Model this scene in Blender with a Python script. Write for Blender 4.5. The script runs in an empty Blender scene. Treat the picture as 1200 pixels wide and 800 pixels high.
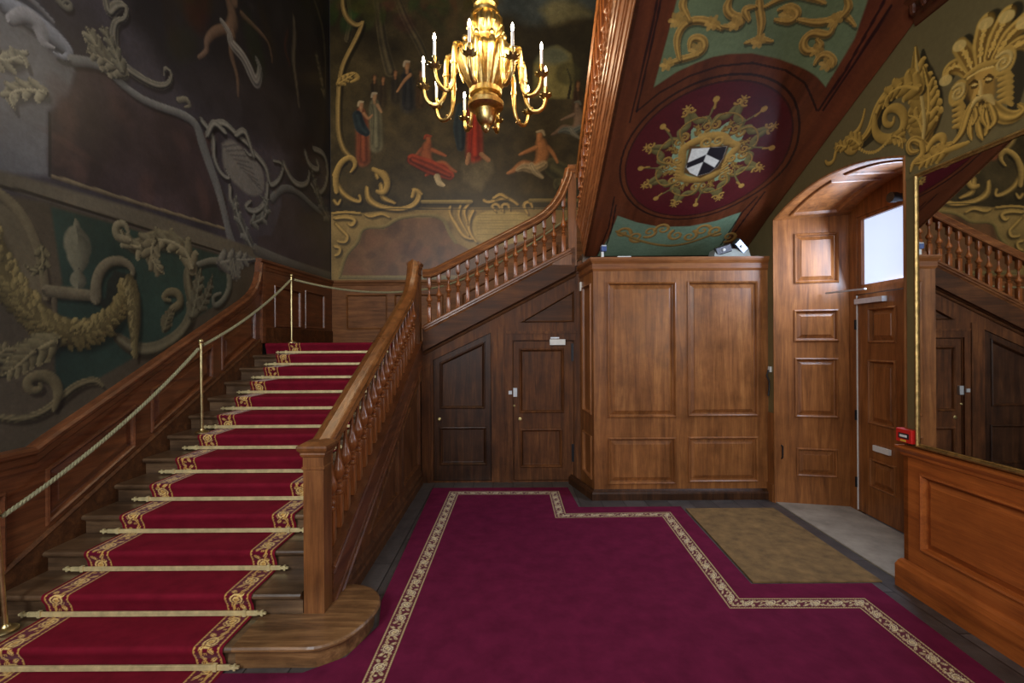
import bpy, bmesh, math, random
import numpy as np
from mathutils import Vector, Matrix
from mathutils.geometry import tessellate_polygon
random.seed(7)
rng = np.random.default_rng(11)
SC = bpy.context.scene
COL = SC.collection
PI = math.pi

# ------------------------------------------------------------------ survey of the photograph (1200 x 800)
FPX, EYE, ROLL = 533.0, 1.75, 0.006
CR, SR = math.cos(ROLL), math.sin(ROLL)
def ray(px, py):
    u = (px - 600) / FPX; v = (400 - py) / FPX
    return (u * CR + v * SR, 1.0, v * CR - u * SR)
def atY(px, py, Y):
    r = ray(px, py); return (r[0] * Y, EYE + r[2] * Y)            # X, z
def atX(px, py, X):
    r = ray(px, py); t = X / r[0]; return (t, EYE + r[2] * t)      # Y, z
def atZ(px, py, z=0.0):
    r = ray(px, py); t = (z - EYE) / r[2]; return (r[0] * t, t)    # X, Y
RWX, RWK = 2.725, 0.020                                             # right wall: X = RWX + RWK * Y
def atR(px, py, off=0.0):
    r = ray(px, py); t = (RWX + off) / (r[0] - RWK); return (t, EYE + r[2] * t)   # Y, z on the right wall
def RW(Y, z, h=0.0):                                              # point on right wall, h = into the room
    return (RWX + RWK * Y - h, Y + RWK * h, z)

# ------------------------------------------------------------------ small helpers
def lin(c):
    c = c / 255.0
    return c / 12.92 if c <= 0.04045 else ((c + 0.055) / 1.055) ** 2.4
def rgb(r, g, b): return (lin(r), lin(g), lin(b), 1.0)
def rgb3(r, g, b): return np.array([lin(r), lin(g), lin(b)])

def tag(o, label=None, cat=None, group=None, kind=None):
    if label: o['label'] = label
    if cat: o['category'] = cat
    if group: o['group'] = group
    if kind: o['kind'] = kind
    return o
def empty(name, loc, label=None, cat=None, group=None, kind=None):
    o = bpy.data.objects.new(name, None); COL.objects.link(o)
    o.location = loc; o.empty_display_size = 0.1
    return tag(o, label, cat, group, kind)
def attach(o, parent):
    """parent an object authored in world coordinates"""
    if parent is not None:
        o.parent = parent
        w = Vector((0, 0, 0)); p = parent
        m = Matrix.Identity(4)
        chain = []
        while p is not None:
            chain.append(p); p = p.parent
        for p in reversed(chain):
            m = m @ p.matrix_parent_inverse @ p.matrix_basis
        o.matrix_parent_inverse = m.inverted()
    return o

class MB:
    def __init__(s): s.v = []; s.f = []; s.sm = []
    def add(s, vs, fs, smooth=False):
        b = len(s.v); s.v += [tuple(map(float, p)) for p in vs]
        s.f += [tuple(b + i for i in f) for f in fs]; s.sm += [smooth] * len(fs)
        return s
    def box(s, x0, y0, z0, x1, y1, z1, T=None, bev=0.0):
        bm = bmesh.new()
        bmesh.ops.create_cube(bm, size=1)
        for v in bm.verts:
            v.co = Vector(((x0 + x1) / 2 + v.co.x * (x1 - x0), (y0 + y1) / 2 + v.co.y * (y1 - y0), (z0 + z1) / 2 + v.co.z * (z1 - z0)))
        if bev > 0: bmesh.ops.bevel(bm, geom=bm.edges[:], offset=bev, segments=2, profile=0.5, affect='EDGES')
        bm.verts.index_update()
        vs = [v.co[:] for v in bm.verts]
        if T: vs = [T(*p) for p in vs]
        s.add(vs, [[v.index for v in f.verts] for f in bm.faces]); bm.free(); return s
    def prism(s, poly, h0, h1, T, holes=()):
        """polygon in (u,v) extruded from h0 to h1 through T(u,v,h)"""
        rings = [list(poly)] + [list(h) for h in holes]
        flat = [p for r in rings for p in r]; n = len(flat)
        tri = tessellate_polygon([[Vector((p[0], p[1], 0)) for p in r] for r in rings])
        vs = [T(p[0], p[1], h1) for p in flat] + [T(p[0], p[1], h0) for p in flat]
        fs = [tuple(t) for t in tri] + [tuple(n + i for i in reversed(t)) for t in tri]
        b = 0
        for r in rings:
            m = len(r)
            for i in range(m):
                j = (i + 1) % m
                fs.append((b + i, b + j, n + b + j, n + b + i))
            b += m
        return s.add(vs, fs)
    def sheet(s, outer, holes, T, h=0.0, depth=0.03):
        """front face with holes plus skirts going back by depth"""
        rings = [list(outer)] + [list(h_) for h_ in holes]
        flat = [p for r in rings for p in r]; n = len(flat)
        tri = tessellate_polygon([[Vector((p[0], p[1], 0)) for p in r] for r in rings])
        vs = [T(p[0], p[1], h) for p in flat] + [T(p[0], p[1], h - depth) for p in flat]
        fs = [tuple(t) for t in tri]
        b = 0
        for r in rings:
            m = len(r)
            for i in range(m):
                j = (i + 1) % m
                fs.append((b + i, b + j, n + b + j, n + b + i))
            b += m
        return s.add(vs, fs)
    def loops(s, rings, close=True, cap=(False, False), smooth=False):
        n = len(rings[0]); vs = [p for r in rings for p in r]; fs = []
        for k in range(len(rings) - 1):
            for i in range(n if close else n - 1):
                j = (i + 1) % n
                fs.append((k * n + i, k * n + j, (k + 1) * n + j, (k + 1) * n + i))
        if cap[0]: fs.append(tuple(range(n - 1, -1, -1)))
        if cap[1]: fs.append(tuple(range((len(rings) - 1) * n, len(rings) * n)))
        return s.add(vs, fs, smooth)
    def lathe(s, prof, c=(0, 0, 0), seg=16, flute=None, cap=True, smooth=True):
        """prof: list of (r, z)"""
        rings = []
        for r, z in prof:
            ring = []
            for k in range(seg):
                a = 2 * PI * k / seg
                rr = r
                if flute and flute[2] <= z <= flute[3]: rr = r * (1 + flute[1] * math.cos(flute[0] * a))
                ring.append((c[0] + rr * math.cos(a), c[1] + rr * math.sin(a), c[2] + z))
            rings.append(ring)
        return s.loops(rings, True, (cap, cap), smooth)
    def tube(s, path, rad, seg=8, cap=True):
        P = [Vector(p) for p in path]
        rs = rad if hasattr(rad, '__len__') else [rad] * len(P)
        rings = []; ref = None
        for i, p in enumerate(P):
            t = (P[min(i + 1, len(P) - 1)] - P[max(i - 1, 0)]).normalized()
            if ref is None: ref = Vector((0, 0, 1)) if abs(t.z) < 0.9 else Vector((1, 0, 0))
            a = (ref - t * ref.dot(t)).normalized(); ref = a; b = t.cross(a)
            rings.append([tuple(p + (a * math.cos(2 * PI * k / seg) + b * math.sin(2 * PI * k / seg)) * rs[i]) for k in range(seg)])
        return s.loops(rings, True, (cap, cap), True)
    def sweep(s, path, prof, side, cap=True, smooth=False):
        """profile (a along side, b along up) swept along a path lying in the plane whose normal is side"""
        P = [Vector(p) for p in path]; sd = Vector(side).normalized(); rings = []
        for i, p in enumerate(P):
            t0 = (P[i] - P[i - 1]).normalized() if i else None
            t1 = (P[i + 1] - P[i]).normalized() if i < len(P) - 1 else None
            if t0 is None: t = t1; k = 1
            elif t1 is None: t = t0; k = 1
            else:
                t = (t0 + t1).normalized(); k = 1 / max(0.5, t.dot(t0))
            up = t.cross(sd) if False else sd.cross(t)
            rings.append([tuple(p + sd * a + up * (b * k)) for a, b in prof])
        return s.loops(rings, True, (cap, cap), smooth)
    def plan(s, path, prof, left=True, cap=True):
        """profile (out, z) swept along a plan path [(x,y)..] with mitres; out is to the left of travel"""
        n = len(path); rings = []
        sg = 1 if left else -1
        nm = []
        for i in range(n - 1):
            dx, dy = path[i + 1][0] - path[i][0], path[i + 1][1] - path[i][1]; L = math.hypot(dx, dy)
            nm.append((-dy / L * sg, dx / L * sg))
        for i in range(n):
            if i == 0: m = nm[0]
            elif i == n - 1: m = nm[-1]
            else:
                a, b = nm[i - 1], nm[i]; q = 1 + a[0] * b[0] + a[1] * b[1]
                m = ((a[0] + b[0]) / q, (a[1] + b[1]) / q)
            rings.append([(path[i][0] + m[0] * o, path[i][1] + m[1] * o, z) for o, z in prof])
        return s.loops(rings, True, (cap, cap))
    def build(s, name, mat, parent=None, smooth=None, loc=None):
        me = bpy.data.meshes.new(name)
        me.from_pydata(s.v, [], s.f); me.update()
        bm = bmesh.new(); bm.from_mesh(me)
        bmesh.ops.recalc_face_normals(bm, faces=bm.faces[:]); bm.to_mesh(me); bm.free()
        sm = s.sm if smooth is None else [smooth] * len(s.f)
        if len(me.polygons) == len(sm): me.polygons.foreach_set('use_smooth', sm)
        if any(sm): me.set_sharp_from_angle(angle=math.radians(42))
        me.materials.append(mat)
        o = bpy.data.objects.new(name, me); COL.objects.link(o)
        if loc is not None: o.location = loc
        return attach(o, parent)

def inset(poly, d):
    n = len(poly); out = []
    A = sum(poly[i][0] * poly[(i + 1) % n][1] - poly[(i + 1) % n][0] * poly[i][1] for i in range(n))
    s = 1 if A > 0 else -1
    for i in range(n):
        p0, p1, p2 = poly[i - 1], poly[i], poly[(i + 1) % n]
        def nrm(a, b):
            dx, dy = b[0] - a[0], b[1] - a[1]; L = math.hypot(dx, dy) or 1e-9
            return (-dy / L * s, dx / L * s)
        a, b = nrm(p0, p1), nrm(p1, p2); q = max(0.2, 1 + a[0] * b[0] + a[1] * b[1])
        out.append((p1[0] + (a[0] + b[0]) / q * d, p1[1] + (a[1] + b[1]) / q * d))
    return out
RAISED = [(0, 0), (0.003, 0.012), (0.014, 0.017), (0.024, 0.008), (0.031, -0.018), (0.036, -0.020), (0.074, -0.003), (0.078, 0.002), (0.082, 0.002)]
FLAT = [(0, 0), (0.004, 0.012), (0.013, 0.016), (0.022, 0.006), (0.030, -0.016), (0.034, -0.018)]
def panel_mesh(poly, T, prof=RAISED, scale=1.0, h=0.0):
    m = MB(); rings = []
    for d, hh in prof:
        rings.append([T(p[0], p[1], h + hh) for p in inset(poly, d * scale)])
    m.loops(rings, True, (False, True)); return m
def panelled(parent, T, outer, panels, mframe, mpanel, depth=0.03, prof=RAISED, scale=1.0, extra_holes=(), fname='frame', pname='panel', h=0.0):
    MB().sheet(outer, list(panels) + list(extra_holes), T, h, depth).build(fname, mframe, parent)
    out = []
    for p in panels:
        out.append(panel_mesh(p, T, prof, scale, h).build(pname, mpanel, parent))
    return out
def rect(u0, v0, u1, v1): return [(u0, v0), (u1, v0), (u1, v1), (u0, v1)]

# ------------------------------------------------------------------ materials
def new_mat(name):
    m = bpy.data.materials.new(name); m.use_nodes = True
    nt = m.node_tree; b = nt.nodes['Principled BSDF']; return m, nt, b
def N(nt, t, **kw):
    n = nt.nodes.new(t)
    for k, v in kw.items():
        if k in n.inputs: n.inputs[k].default_value = v
        else: setattr(n, k, v)
    return n
def ramp(nt, stops):
    r = nt.nodes.new('ShaderNodeValToRGB'); e = r.color_ramp.elements
    while len(e) > 1: e.remove(e[-1])
    e[0].position = stops[0][0]; e[0].color = stops[0][1]
    for p, c in stops[1:]:
        x = e.new(p); x.color = c
    return r
def wood(name, light, mid, dark, axis='Z', rough=0.38, wear=0.5, fine=1.0, coat=0.15, spec=0.35):
    m, nt, b = new_mat(name); L = nt.links
    tc = N(nt, 'ShaderNodeTexCoord'); mp = N(nt, 'ShaderNodeMapping'); L.new(tc.outputs['Object'], mp.inputs[0])
    s = [9.0 * fine, 9.0 * fine, 9.0 * fine]; s['XYZ'.index(axis)] = 0.7 * fine; mp.inputs['Scale'].default_value = s
    n1 = N(nt, 'ShaderNodeTexNoise', Scale=2.2, Detail=7.0, Roughness=0.62, Distortion=0.7); L.new(mp.outputs[0], n1.inputs['Vector'])
    mp2 = N(nt, 'ShaderNodeMapping'); L.new(tc.outputs['Object'], mp2.inputs[0])
    s2 = [60.0, 60.0, 60.0]; s2['XYZ'.index(axis)] = 3.0; mp2.inputs['Scale'].default_value = s2
    n2 = N(nt, 'ShaderNodeTexNoise', Scale=2.0, Detail=3.0, Roughness=0.6); L.new(mp2.outputs[0], n2.inputs['Vector'])
    n3 = N(nt, 'ShaderNodeTexNoise', Scale=2.6, Detail=5.0, Roughness=0.65); L.new(tc.outputs['Object'], n3.inputs['Vector'])
    r1 = ramp(nt, [(0.22, dark), (0.50, mid), (0.80, light)]); L.new(n1.outputs['Fac'], r1.inputs[0])
    mx = N(nt, 'ShaderNodeMix', data_type='RGBA', blend_type='MULTIPLY'); mx.inputs['Factor'].default_value = 0.4
    r2 = ramp(nt, [(0.3, (0.45, 0.42, 0.4, 1)), (0.62, (1, 1, 1, 1))]); L.new(n2.outputs['Fac'], r2.inputs[0])
    L.new(r1.outputs[0], mx.inputs['A']); L.new(r2.outputs[0], mx.inputs['B'])
    mx2 = N(nt, 'ShaderNodeMix', data_type='RGBA', blend_type='MULTIPLY'); mx2.inputs['Factor'].default_value = wear
    r3 = ramp(nt, [(0.3, (0.42, 0.38, 0.36, 1)), (0.6, (1.08, 1.05, 1.0, 1))]); L.new(n3.outputs['Fac'], r3.inputs[0])
    L.new(mx.outputs['Result'], mx2.inputs['A']); L.new(r3.outputs[0], mx2.inputs['B'])
    L.new(mx2.outputs['Result'], b.inputs['Base Color'])
    rr = N(nt, 'ShaderNodeMapRange'); rr.inputs['To Min'].default_value = rough - 0.08; rr.inputs['To Max'].default_value = rough + 0.16
    L.new(n3.outputs['Fac'], rr.inputs['Value']); L.new(rr.outputs[0], b.inputs['Roughness'])
    bp = N(nt, 'ShaderNodeBump', Strength=0.12, Distance=0.01); L.new(n1.outputs['Fac'], bp.inputs['Height']); L.new(bp.outputs[0], b.inputs['Normal'])
    b.inputs['Specular IOR Level'].default_value = spec; b.inputs['Coat Weight'].default_value = coat; b.inputs['Coat Roughness'].default_value = 0.22
    return m
def plain(name, color, rough=0.5, metal=0.0, noise=0.0, nscale=20, bump=0.0, sheen=0.0, spec=0.5):
    m, nt, b = new_mat(name); L = nt.links
    b.inputs['Roughness'].default_value = rough; b.inputs['Metallic'].default_value = metal
    b.inputs['Specular IOR Level'].default_value = spec
    if sheen:
        b.inputs['Sheen Weight'].default_value = sheen; b.inputs['Sheen Roughness'].default_value = 0.4
        b.inputs['Sheen Tint'].default_value = color
    tc = N(nt, 'ShaderNodeTexCoord'); n = N(nt, 'ShaderNodeTexNoise', Scale=nscale, Detail=6.0, Roughness=0.65); L.new(tc.outputs['Object'], n.inputs['Vector'])
    lo = tuple(c * (1 - noise) for c in color[:3]) + (1,); hi = tuple(min(1, c * (1 + noise)) for c in color[:3]) + (1,)
    r = ramp(nt, [(0.3, lo), (0.7, hi)]); L.new(n.outputs['Fac'], r.inputs[0]); L.new(r.outputs[0], b.inputs['Base Color'])
    if bump:
        bp = N(nt, 'ShaderNodeBump', Strength=bump, Distance=0.01); L.new(n.outputs['Fac'], bp.inputs['Height']); L.new(bp.outputs[0], b.inputs['Normal'])
    return m
def emit(name, color, strength):
    m, nt, b = new_mat(name)
    b.inputs['Base Color'].default_value = color
    b.inputs['Emission Color'].default_value = color; b.inputs['Emission Strength'].default_value = strength
    return m
def painted(name, rough=0.5, bump=0.15, nscale=40, sheen=0.0, var=0.18, spec=0.35):
    m, nt, b = new_mat(name); L = nt.links
    at = N(nt, 'ShaderNodeAttribute', attribute_name='Paint')
    tc = N(nt, 'ShaderNodeTexCoord'); n = N(nt, 'ShaderNodeTexNoise', Scale=nscale, Detail=6.0, Roughness=0.7); L.new(tc.outputs['Object'], n.inputs['Vector'])
    r = ramp(nt, [(0.25, (1 - var, 1 - var, 1 - var, 1)), (0.75, (1 + var, 1 + var, 1 + var, 1))]); L.new(n.outputs['Fac'], r.inputs[0])
    mx = N(nt, 'ShaderNodeMix', data_type='RGBA', blend_type='MULTIPLY'); mx.inputs['Factor'].default_value = 1.0
    L.new(at.outputs['Color'], mx.inputs['A']); L.new(r.outputs[0], mx.inputs['B']); L.new(mx.outputs['Result'], b.inputs['Base Color'])
    b.inputs['Roughness'].default_value = rough; b.inputs['Specular IOR Level'].default_value = spec
    if sheen: b.inputs['Sheen Weight'].default_value = sheen; b.inputs['Sheen Roughness'].default_value = 0.4
    bp = N(nt, 'ShaderNodeBump', Strength=bump, Distance=0.004); L.new(n.outputs['Fac'], bp.inputs['Height']); L.new(bp.outputs[0], b.inputs['Normal'])
    return m

W_CUP = wood('cupboard_pine', rgb(178, 120, 68), rgb(146, 92, 49), rgb(100, 60, 33), 'Z', 0.36, 0.7, 0.8, 0.1, 0.3)
W_CUPX = wood('cupboard_pine_rail', rgb(166, 110, 60), rgb(144, 88, 46), rgb(108, 62, 34), 'X', 0.38, 0.5, 0.8, 0.1, 0.3)
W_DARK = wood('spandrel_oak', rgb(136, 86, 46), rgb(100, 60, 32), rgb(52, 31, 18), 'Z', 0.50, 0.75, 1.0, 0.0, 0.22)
W_DARK_SHADE = wood('dark_and_shaded_oak', rgb(96, 60, 34), rgb(66, 40, 23), rgb(34, 21, 14), 'Z', 0.42, 0.85, 1.0, 0.05, 0.25)  # left understair door's shadow is put into this oak; cupboard plinth is truly dark
W_DARKX = wood('string_oak', rgb(120, 76, 42), rgb(88, 54, 30), rgb(54, 33, 20), 'X', 0.50, 0.6, 1.0, 0.0, 0.22)
W_RAIL = wood('handrail_oak', rgb(164, 108, 58), rgb(130, 80, 40), rgb(84, 50, 26), 'Y', 0.27, 0.4, 1.0, 0.3)
W_RAILX = wood('middle_handrail_oak', rgb(158, 104, 60), rgb(128, 80, 45), rgb(84, 50, 30), 'X', 0.29, 0.4, 1.0, 0.25)
W_BAL = wood('baluster_oak', rgb(190, 116, 62), rgb(150, 86, 42), rgb(92, 50, 26), 'Z', 0.26, 0.45, 1.5, 0.3)
W_NEWEL = wood('newel_oak', rgb(154, 102, 56), rgb(122, 76, 40), rgb(76, 46, 25), 'Z', 0.34, 0.5, 1.0, 0.2)
W_DADO = wood('stair_dado_oak', rgb(136, 84, 50), rgb(106, 62, 36), rgb(66, 38, 24), 'Y', 0.32, 0.55, 1.0, 0.25)
W_DADOX = wood('landing_dado_oak', rgb(168, 116, 72), rgb(136, 90, 54), rgb(90, 57, 35), 'X', 0.48, 0.5, 1.0, 0.0, 0.22)
W_RIGHT = wood('hall_dado_oak', rgb(196, 112, 50), rgb(172, 92, 38), rgb(128, 64, 27), 'Y', 0.38, 0.4, 0.8, 0.15)
W_DOOR = wood('entrance_oak', rgb(182, 118, 64), rgb(146, 90, 46), rgb(94, 55, 29), 'Z', 0.36, 0.5, 0.9, 0.2)
W_STEP = wood('tread_oak', rgb(140, 110, 80), rgb(98, 75, 54), rgb(50, 38, 29), 'X', 0.32, 0.8, 1.0, 0.3, 0.5)
W_CURT = wood('curtail_oak', rgb(170, 128, 84), rgb(126, 90, 56), rgb(70, 47, 31), 'X', 0.38, 0.85, 1.2, 0.2)
W_SOFF = wood('soffit_wood', rgb(104, 54, 30), rgb(80, 40, 23), rgb(50, 26, 16), 'Y', 0.3, 0.5, 1.0, 0.4)
W_FASC = wood('upper_string_oak', rgb(186, 122, 74), rgb(156, 96, 56), rgb(104, 62, 36), 'Y', 0.34, 0.4, 1.0, 0.2)
GOLD = plain('gilding', (0.78, 0.53, 0.19, 1), 0.32, 1.0, 0.35, 30, 0.3)
GILT = plain('gilt_frame', (0.42, 0.28, 0.10, 1), 0.38, 0.8, 0.45, 25, 0.3)
BRASS = plain('old_brass', (0.62, 0.50, 0.24, 1), 0.34, 1.0, 0.3, 14, 0.1)
BRASS_D = plain('dark_brass', (0.42, 0.33, 0.14, 1), 0.4, 1.0, 0.4, 30, 0.1)
RODM = plain('rod_brass', (0.66, 0.54, 0.27, 1), 0.45, 0.35, 0.25, 18, 0.05)
STEEL = plain('brushed_steel', (0.55, 0.57, 0.6, 1), 0.38, 0.35, 0.1, 40)
IRON = plain('black_iron', (0.02, 0.02, 0.022, 1), 0.45, 0.6, 0.3, 40)
WHITE = plain('white_plastic', (0.75, 0.74, 0.70, 1), 0.45, 0.0, 0.06, 20)
GREYBOX = plain('grey_casing', (0.30, 0.31, 0.28, 1), 0.5, 0.0, 0.1, 20)
BLACKP = plain('black_plastic', (0.018, 0.018, 0.02, 1), 0.4, 0.0, 0.2, 20)
REDP = plain('red_plastic', (0.62, 0.02, 0.015, 1), 0.35, 0.0, 0.06, 20)
YELL = plain('yellow_plastic', (0.75, 0.5, 0.05, 1), 0.4)
WAX = plain('candle_white', (0.80, 0.80, 0.82, 1), 0.4)
ROPEM = plain('rope_cord', (0.26, 0.24, 0.13, 1), 0.8, 0.0, 0.3, 60, 0.3)
OLIVE = plain('olive_paint', rgb(112, 98, 62), 0.5, 0.0, 0.08, 6, 0.05)
DKWALL = plain('dark_wall_paint', rgb(64, 60, 54), 0.6, 0.0, 0.2, 3)
CREAM = plain('ceiling_plaster', rgb(150, 142, 128), 0.7, 0.0, 0.06, 3)
STONE = plain('threshold_stone', rgb(150, 138, 122), 0.6, 0.0, 0.28, 5, 0.2)
MATM = plain('coir', rgb(120, 92, 54), 0.95, 0.0, 0.4, 9, 0.6, 0.1)
CARPET = plain('plum_carpet', rgb(101, 25, 54), 0.95, 0.0, 0.22, 7, 0.15, 0.12, 0.1)
RUNNER = plain('crimson_runner', rgb(112, 19, 36), 0.95, 0.0, 0.22, 7, 0.2, 0.12, 0.1)
BORDER = painted('woven_border', 0.95, 0.2, 180, 0.2, 0.25, 0.1)
PAINT = painted('mural_paint', 0.42, 0.12, 28, 0.0, 0.22, 0.4)
PAINT2 = painted('ornament_paint', 0.4, 0.08, 30, 0.0, 0.12, 0.4)
PAINT3 = painted('soffit_paint', 0.3, 0.1, 30, 0.0, 0.2, 0.5)

def floor_mat():
    m, nt, b = new_mat('hall_floor'); L = nt.links
    tc = N(nt, 'ShaderNodeTexCoord')
    mp = N(nt, 'ShaderNodeMapping'); L.new(tc.outputs['Object'], mp.inputs[0]); mp.inputs['Rotation'].default_value = (0, 0, PI / 2)
    br = N(nt, 'ShaderNodeTexBrick', Scale=1.0); br.inputs['Mortar Size'].default_value = 0.004; br.inputs['Brick Width'].default_value = 0.9; br.inputs['Row Height'].default_value = 0.24
    br.inputs['Color1'].default_value = rgb(92, 86, 84); br.inputs['Color2'].default_value = rgb(74, 68, 66); br.inputs['Mortar'].default_value = rgb(24, 22, 22)
    L.new(mp.outputs[0], br.inputs['Vector'])
    n = N(nt, 'ShaderNodeTexNoise', Scale=6.0, Detail=8.0, Roughness=0.7); L.new(tc.outputs['Object'], n.inputs['Vector'])
    r = ramp(nt, [(0.3, (0.4, 0.4, 0.4, 1)), (0.7, (1.25, 1.2, 1.15, 1))]); L.new(n.outputs['Fac'], r.inputs[0])
    mx = N(nt, 'ShaderNodeMix', data_type='RGBA', blend_type='MULTIPLY'); mx.inputs['Factor'].default_value = 0.8
    L.new(br.outputs['Color'], mx.inputs['A']); L.new(r.outputs[0], mx.inputs['B']); L.new(mx.outputs['Result'], b.inputs['Base Color'])
    b.inputs['Roughness'].default_value = 0.45
    bp = N(nt, 'ShaderNodeBump', Strength=0.3, Distance=0.01); L.new(n.outputs['Fac'], bp.inputs['Height']); L.new(bp.outputs[0], b.inputs['Normal'])
    return m
FLOORM = floor_mat()
def mirror_mat():
    m, nt, b = new_mat('mirror_glass')
    b.inputs['Base Color'].default_value = (0.80, 0.82, 0.80, 1); b.inputs['Metallic'].default_value = 1; b.inputs['Roughness'].default_value = 0.015
    return m
MIRROR = mirror_mat()

# ------------------------------------------------------------------ painter: a canvas of vertices that takes brush strokes
def vnoise(u, v, seed):
    g = np.random.default_rng(seed).random((97, 97))
    iu = np.floor(u).astype(int); iv = np.floor(v).astype(int); fu = u - iu; fv = v - iv
    fu = fu * fu * (3 - 2 * fu); fv = fv * fv * (3 - 2 * fv)
    a = g[iu % 97, iv % 97]; b = g[(iu + 1) % 97, iv % 97]; c = g[iu % 97, (iv + 1) % 97]; d = g[(iu + 1) % 97, (iv + 1) % 97]
    return (a * (1 - fu) + b * fu) * (1 - fv) + (c * (1 - fu) + d * fu) * fv
def fbm(u, v, seed, oct=4):
    t = 0; a = 0.5; s = 0
    for k in range(oct):
        t = t + a * vnoise(u * 2 ** k + 13.7 * k, v * 2 ** k + 5.1 * k, seed + k); s += a; a *= 0.55
    return t / s
def catmull(P, n=10):
    """centripetal Catmull-Rom through the points"""
    P = np.asarray(P, float)
    if len(P) < 3:
        t = np.linspace(0, 1, n + 1)[:, None]; return P[0] * (1 - t) + P[-1] * t
    Q = np.vstack([2 * P[0] - P[1], P, 2 * P[-1] - P[-2]]); out = []
    for i in range(1, len(Q) - 2):
        p0, p1, p2, p3 = Q[i - 1], Q[i], Q[i + 1], Q[i + 2]
        f = lambda a, b: max(1e-5, np.hypot(*(b - a)[:2]) ** 0.5)
        t0 = 0.0; t1 = t0 + f(p0, p1); t2 = t1 + f(p1, p2); t3 = t2 + f(p2, p3)
        t = (t1 + (t2 - t1) * np.linspace(0, 1, n, endpoint=False))[:, None]
        a1 = (t1 - t) / (t1 - t0) * p0 + (t - t0) / (t1 - t0) * p1; a2 = (t2 - t) / (t2 - t1) * p1 + (t - t1) / (t2 - t1) * p2; a3 = (t3 - t) / (t3 - t2) * p2 + (t - t2) / (t3 - t2) * p3
        b1 = (t2 - t) / (t2 - t0) * a1 + (t - t0) / (t2 - t0) * a2; b2 = (t3 - t) / (t3 - t1) * a2 + (t - t1) / (t3 - t1) * a3
        out.append((t2 - t) / (t2 - t1) * b1 + (t - t1) / (t2 - t1) * b2)
    return np.vstack(out + [P[-1:]])
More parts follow.
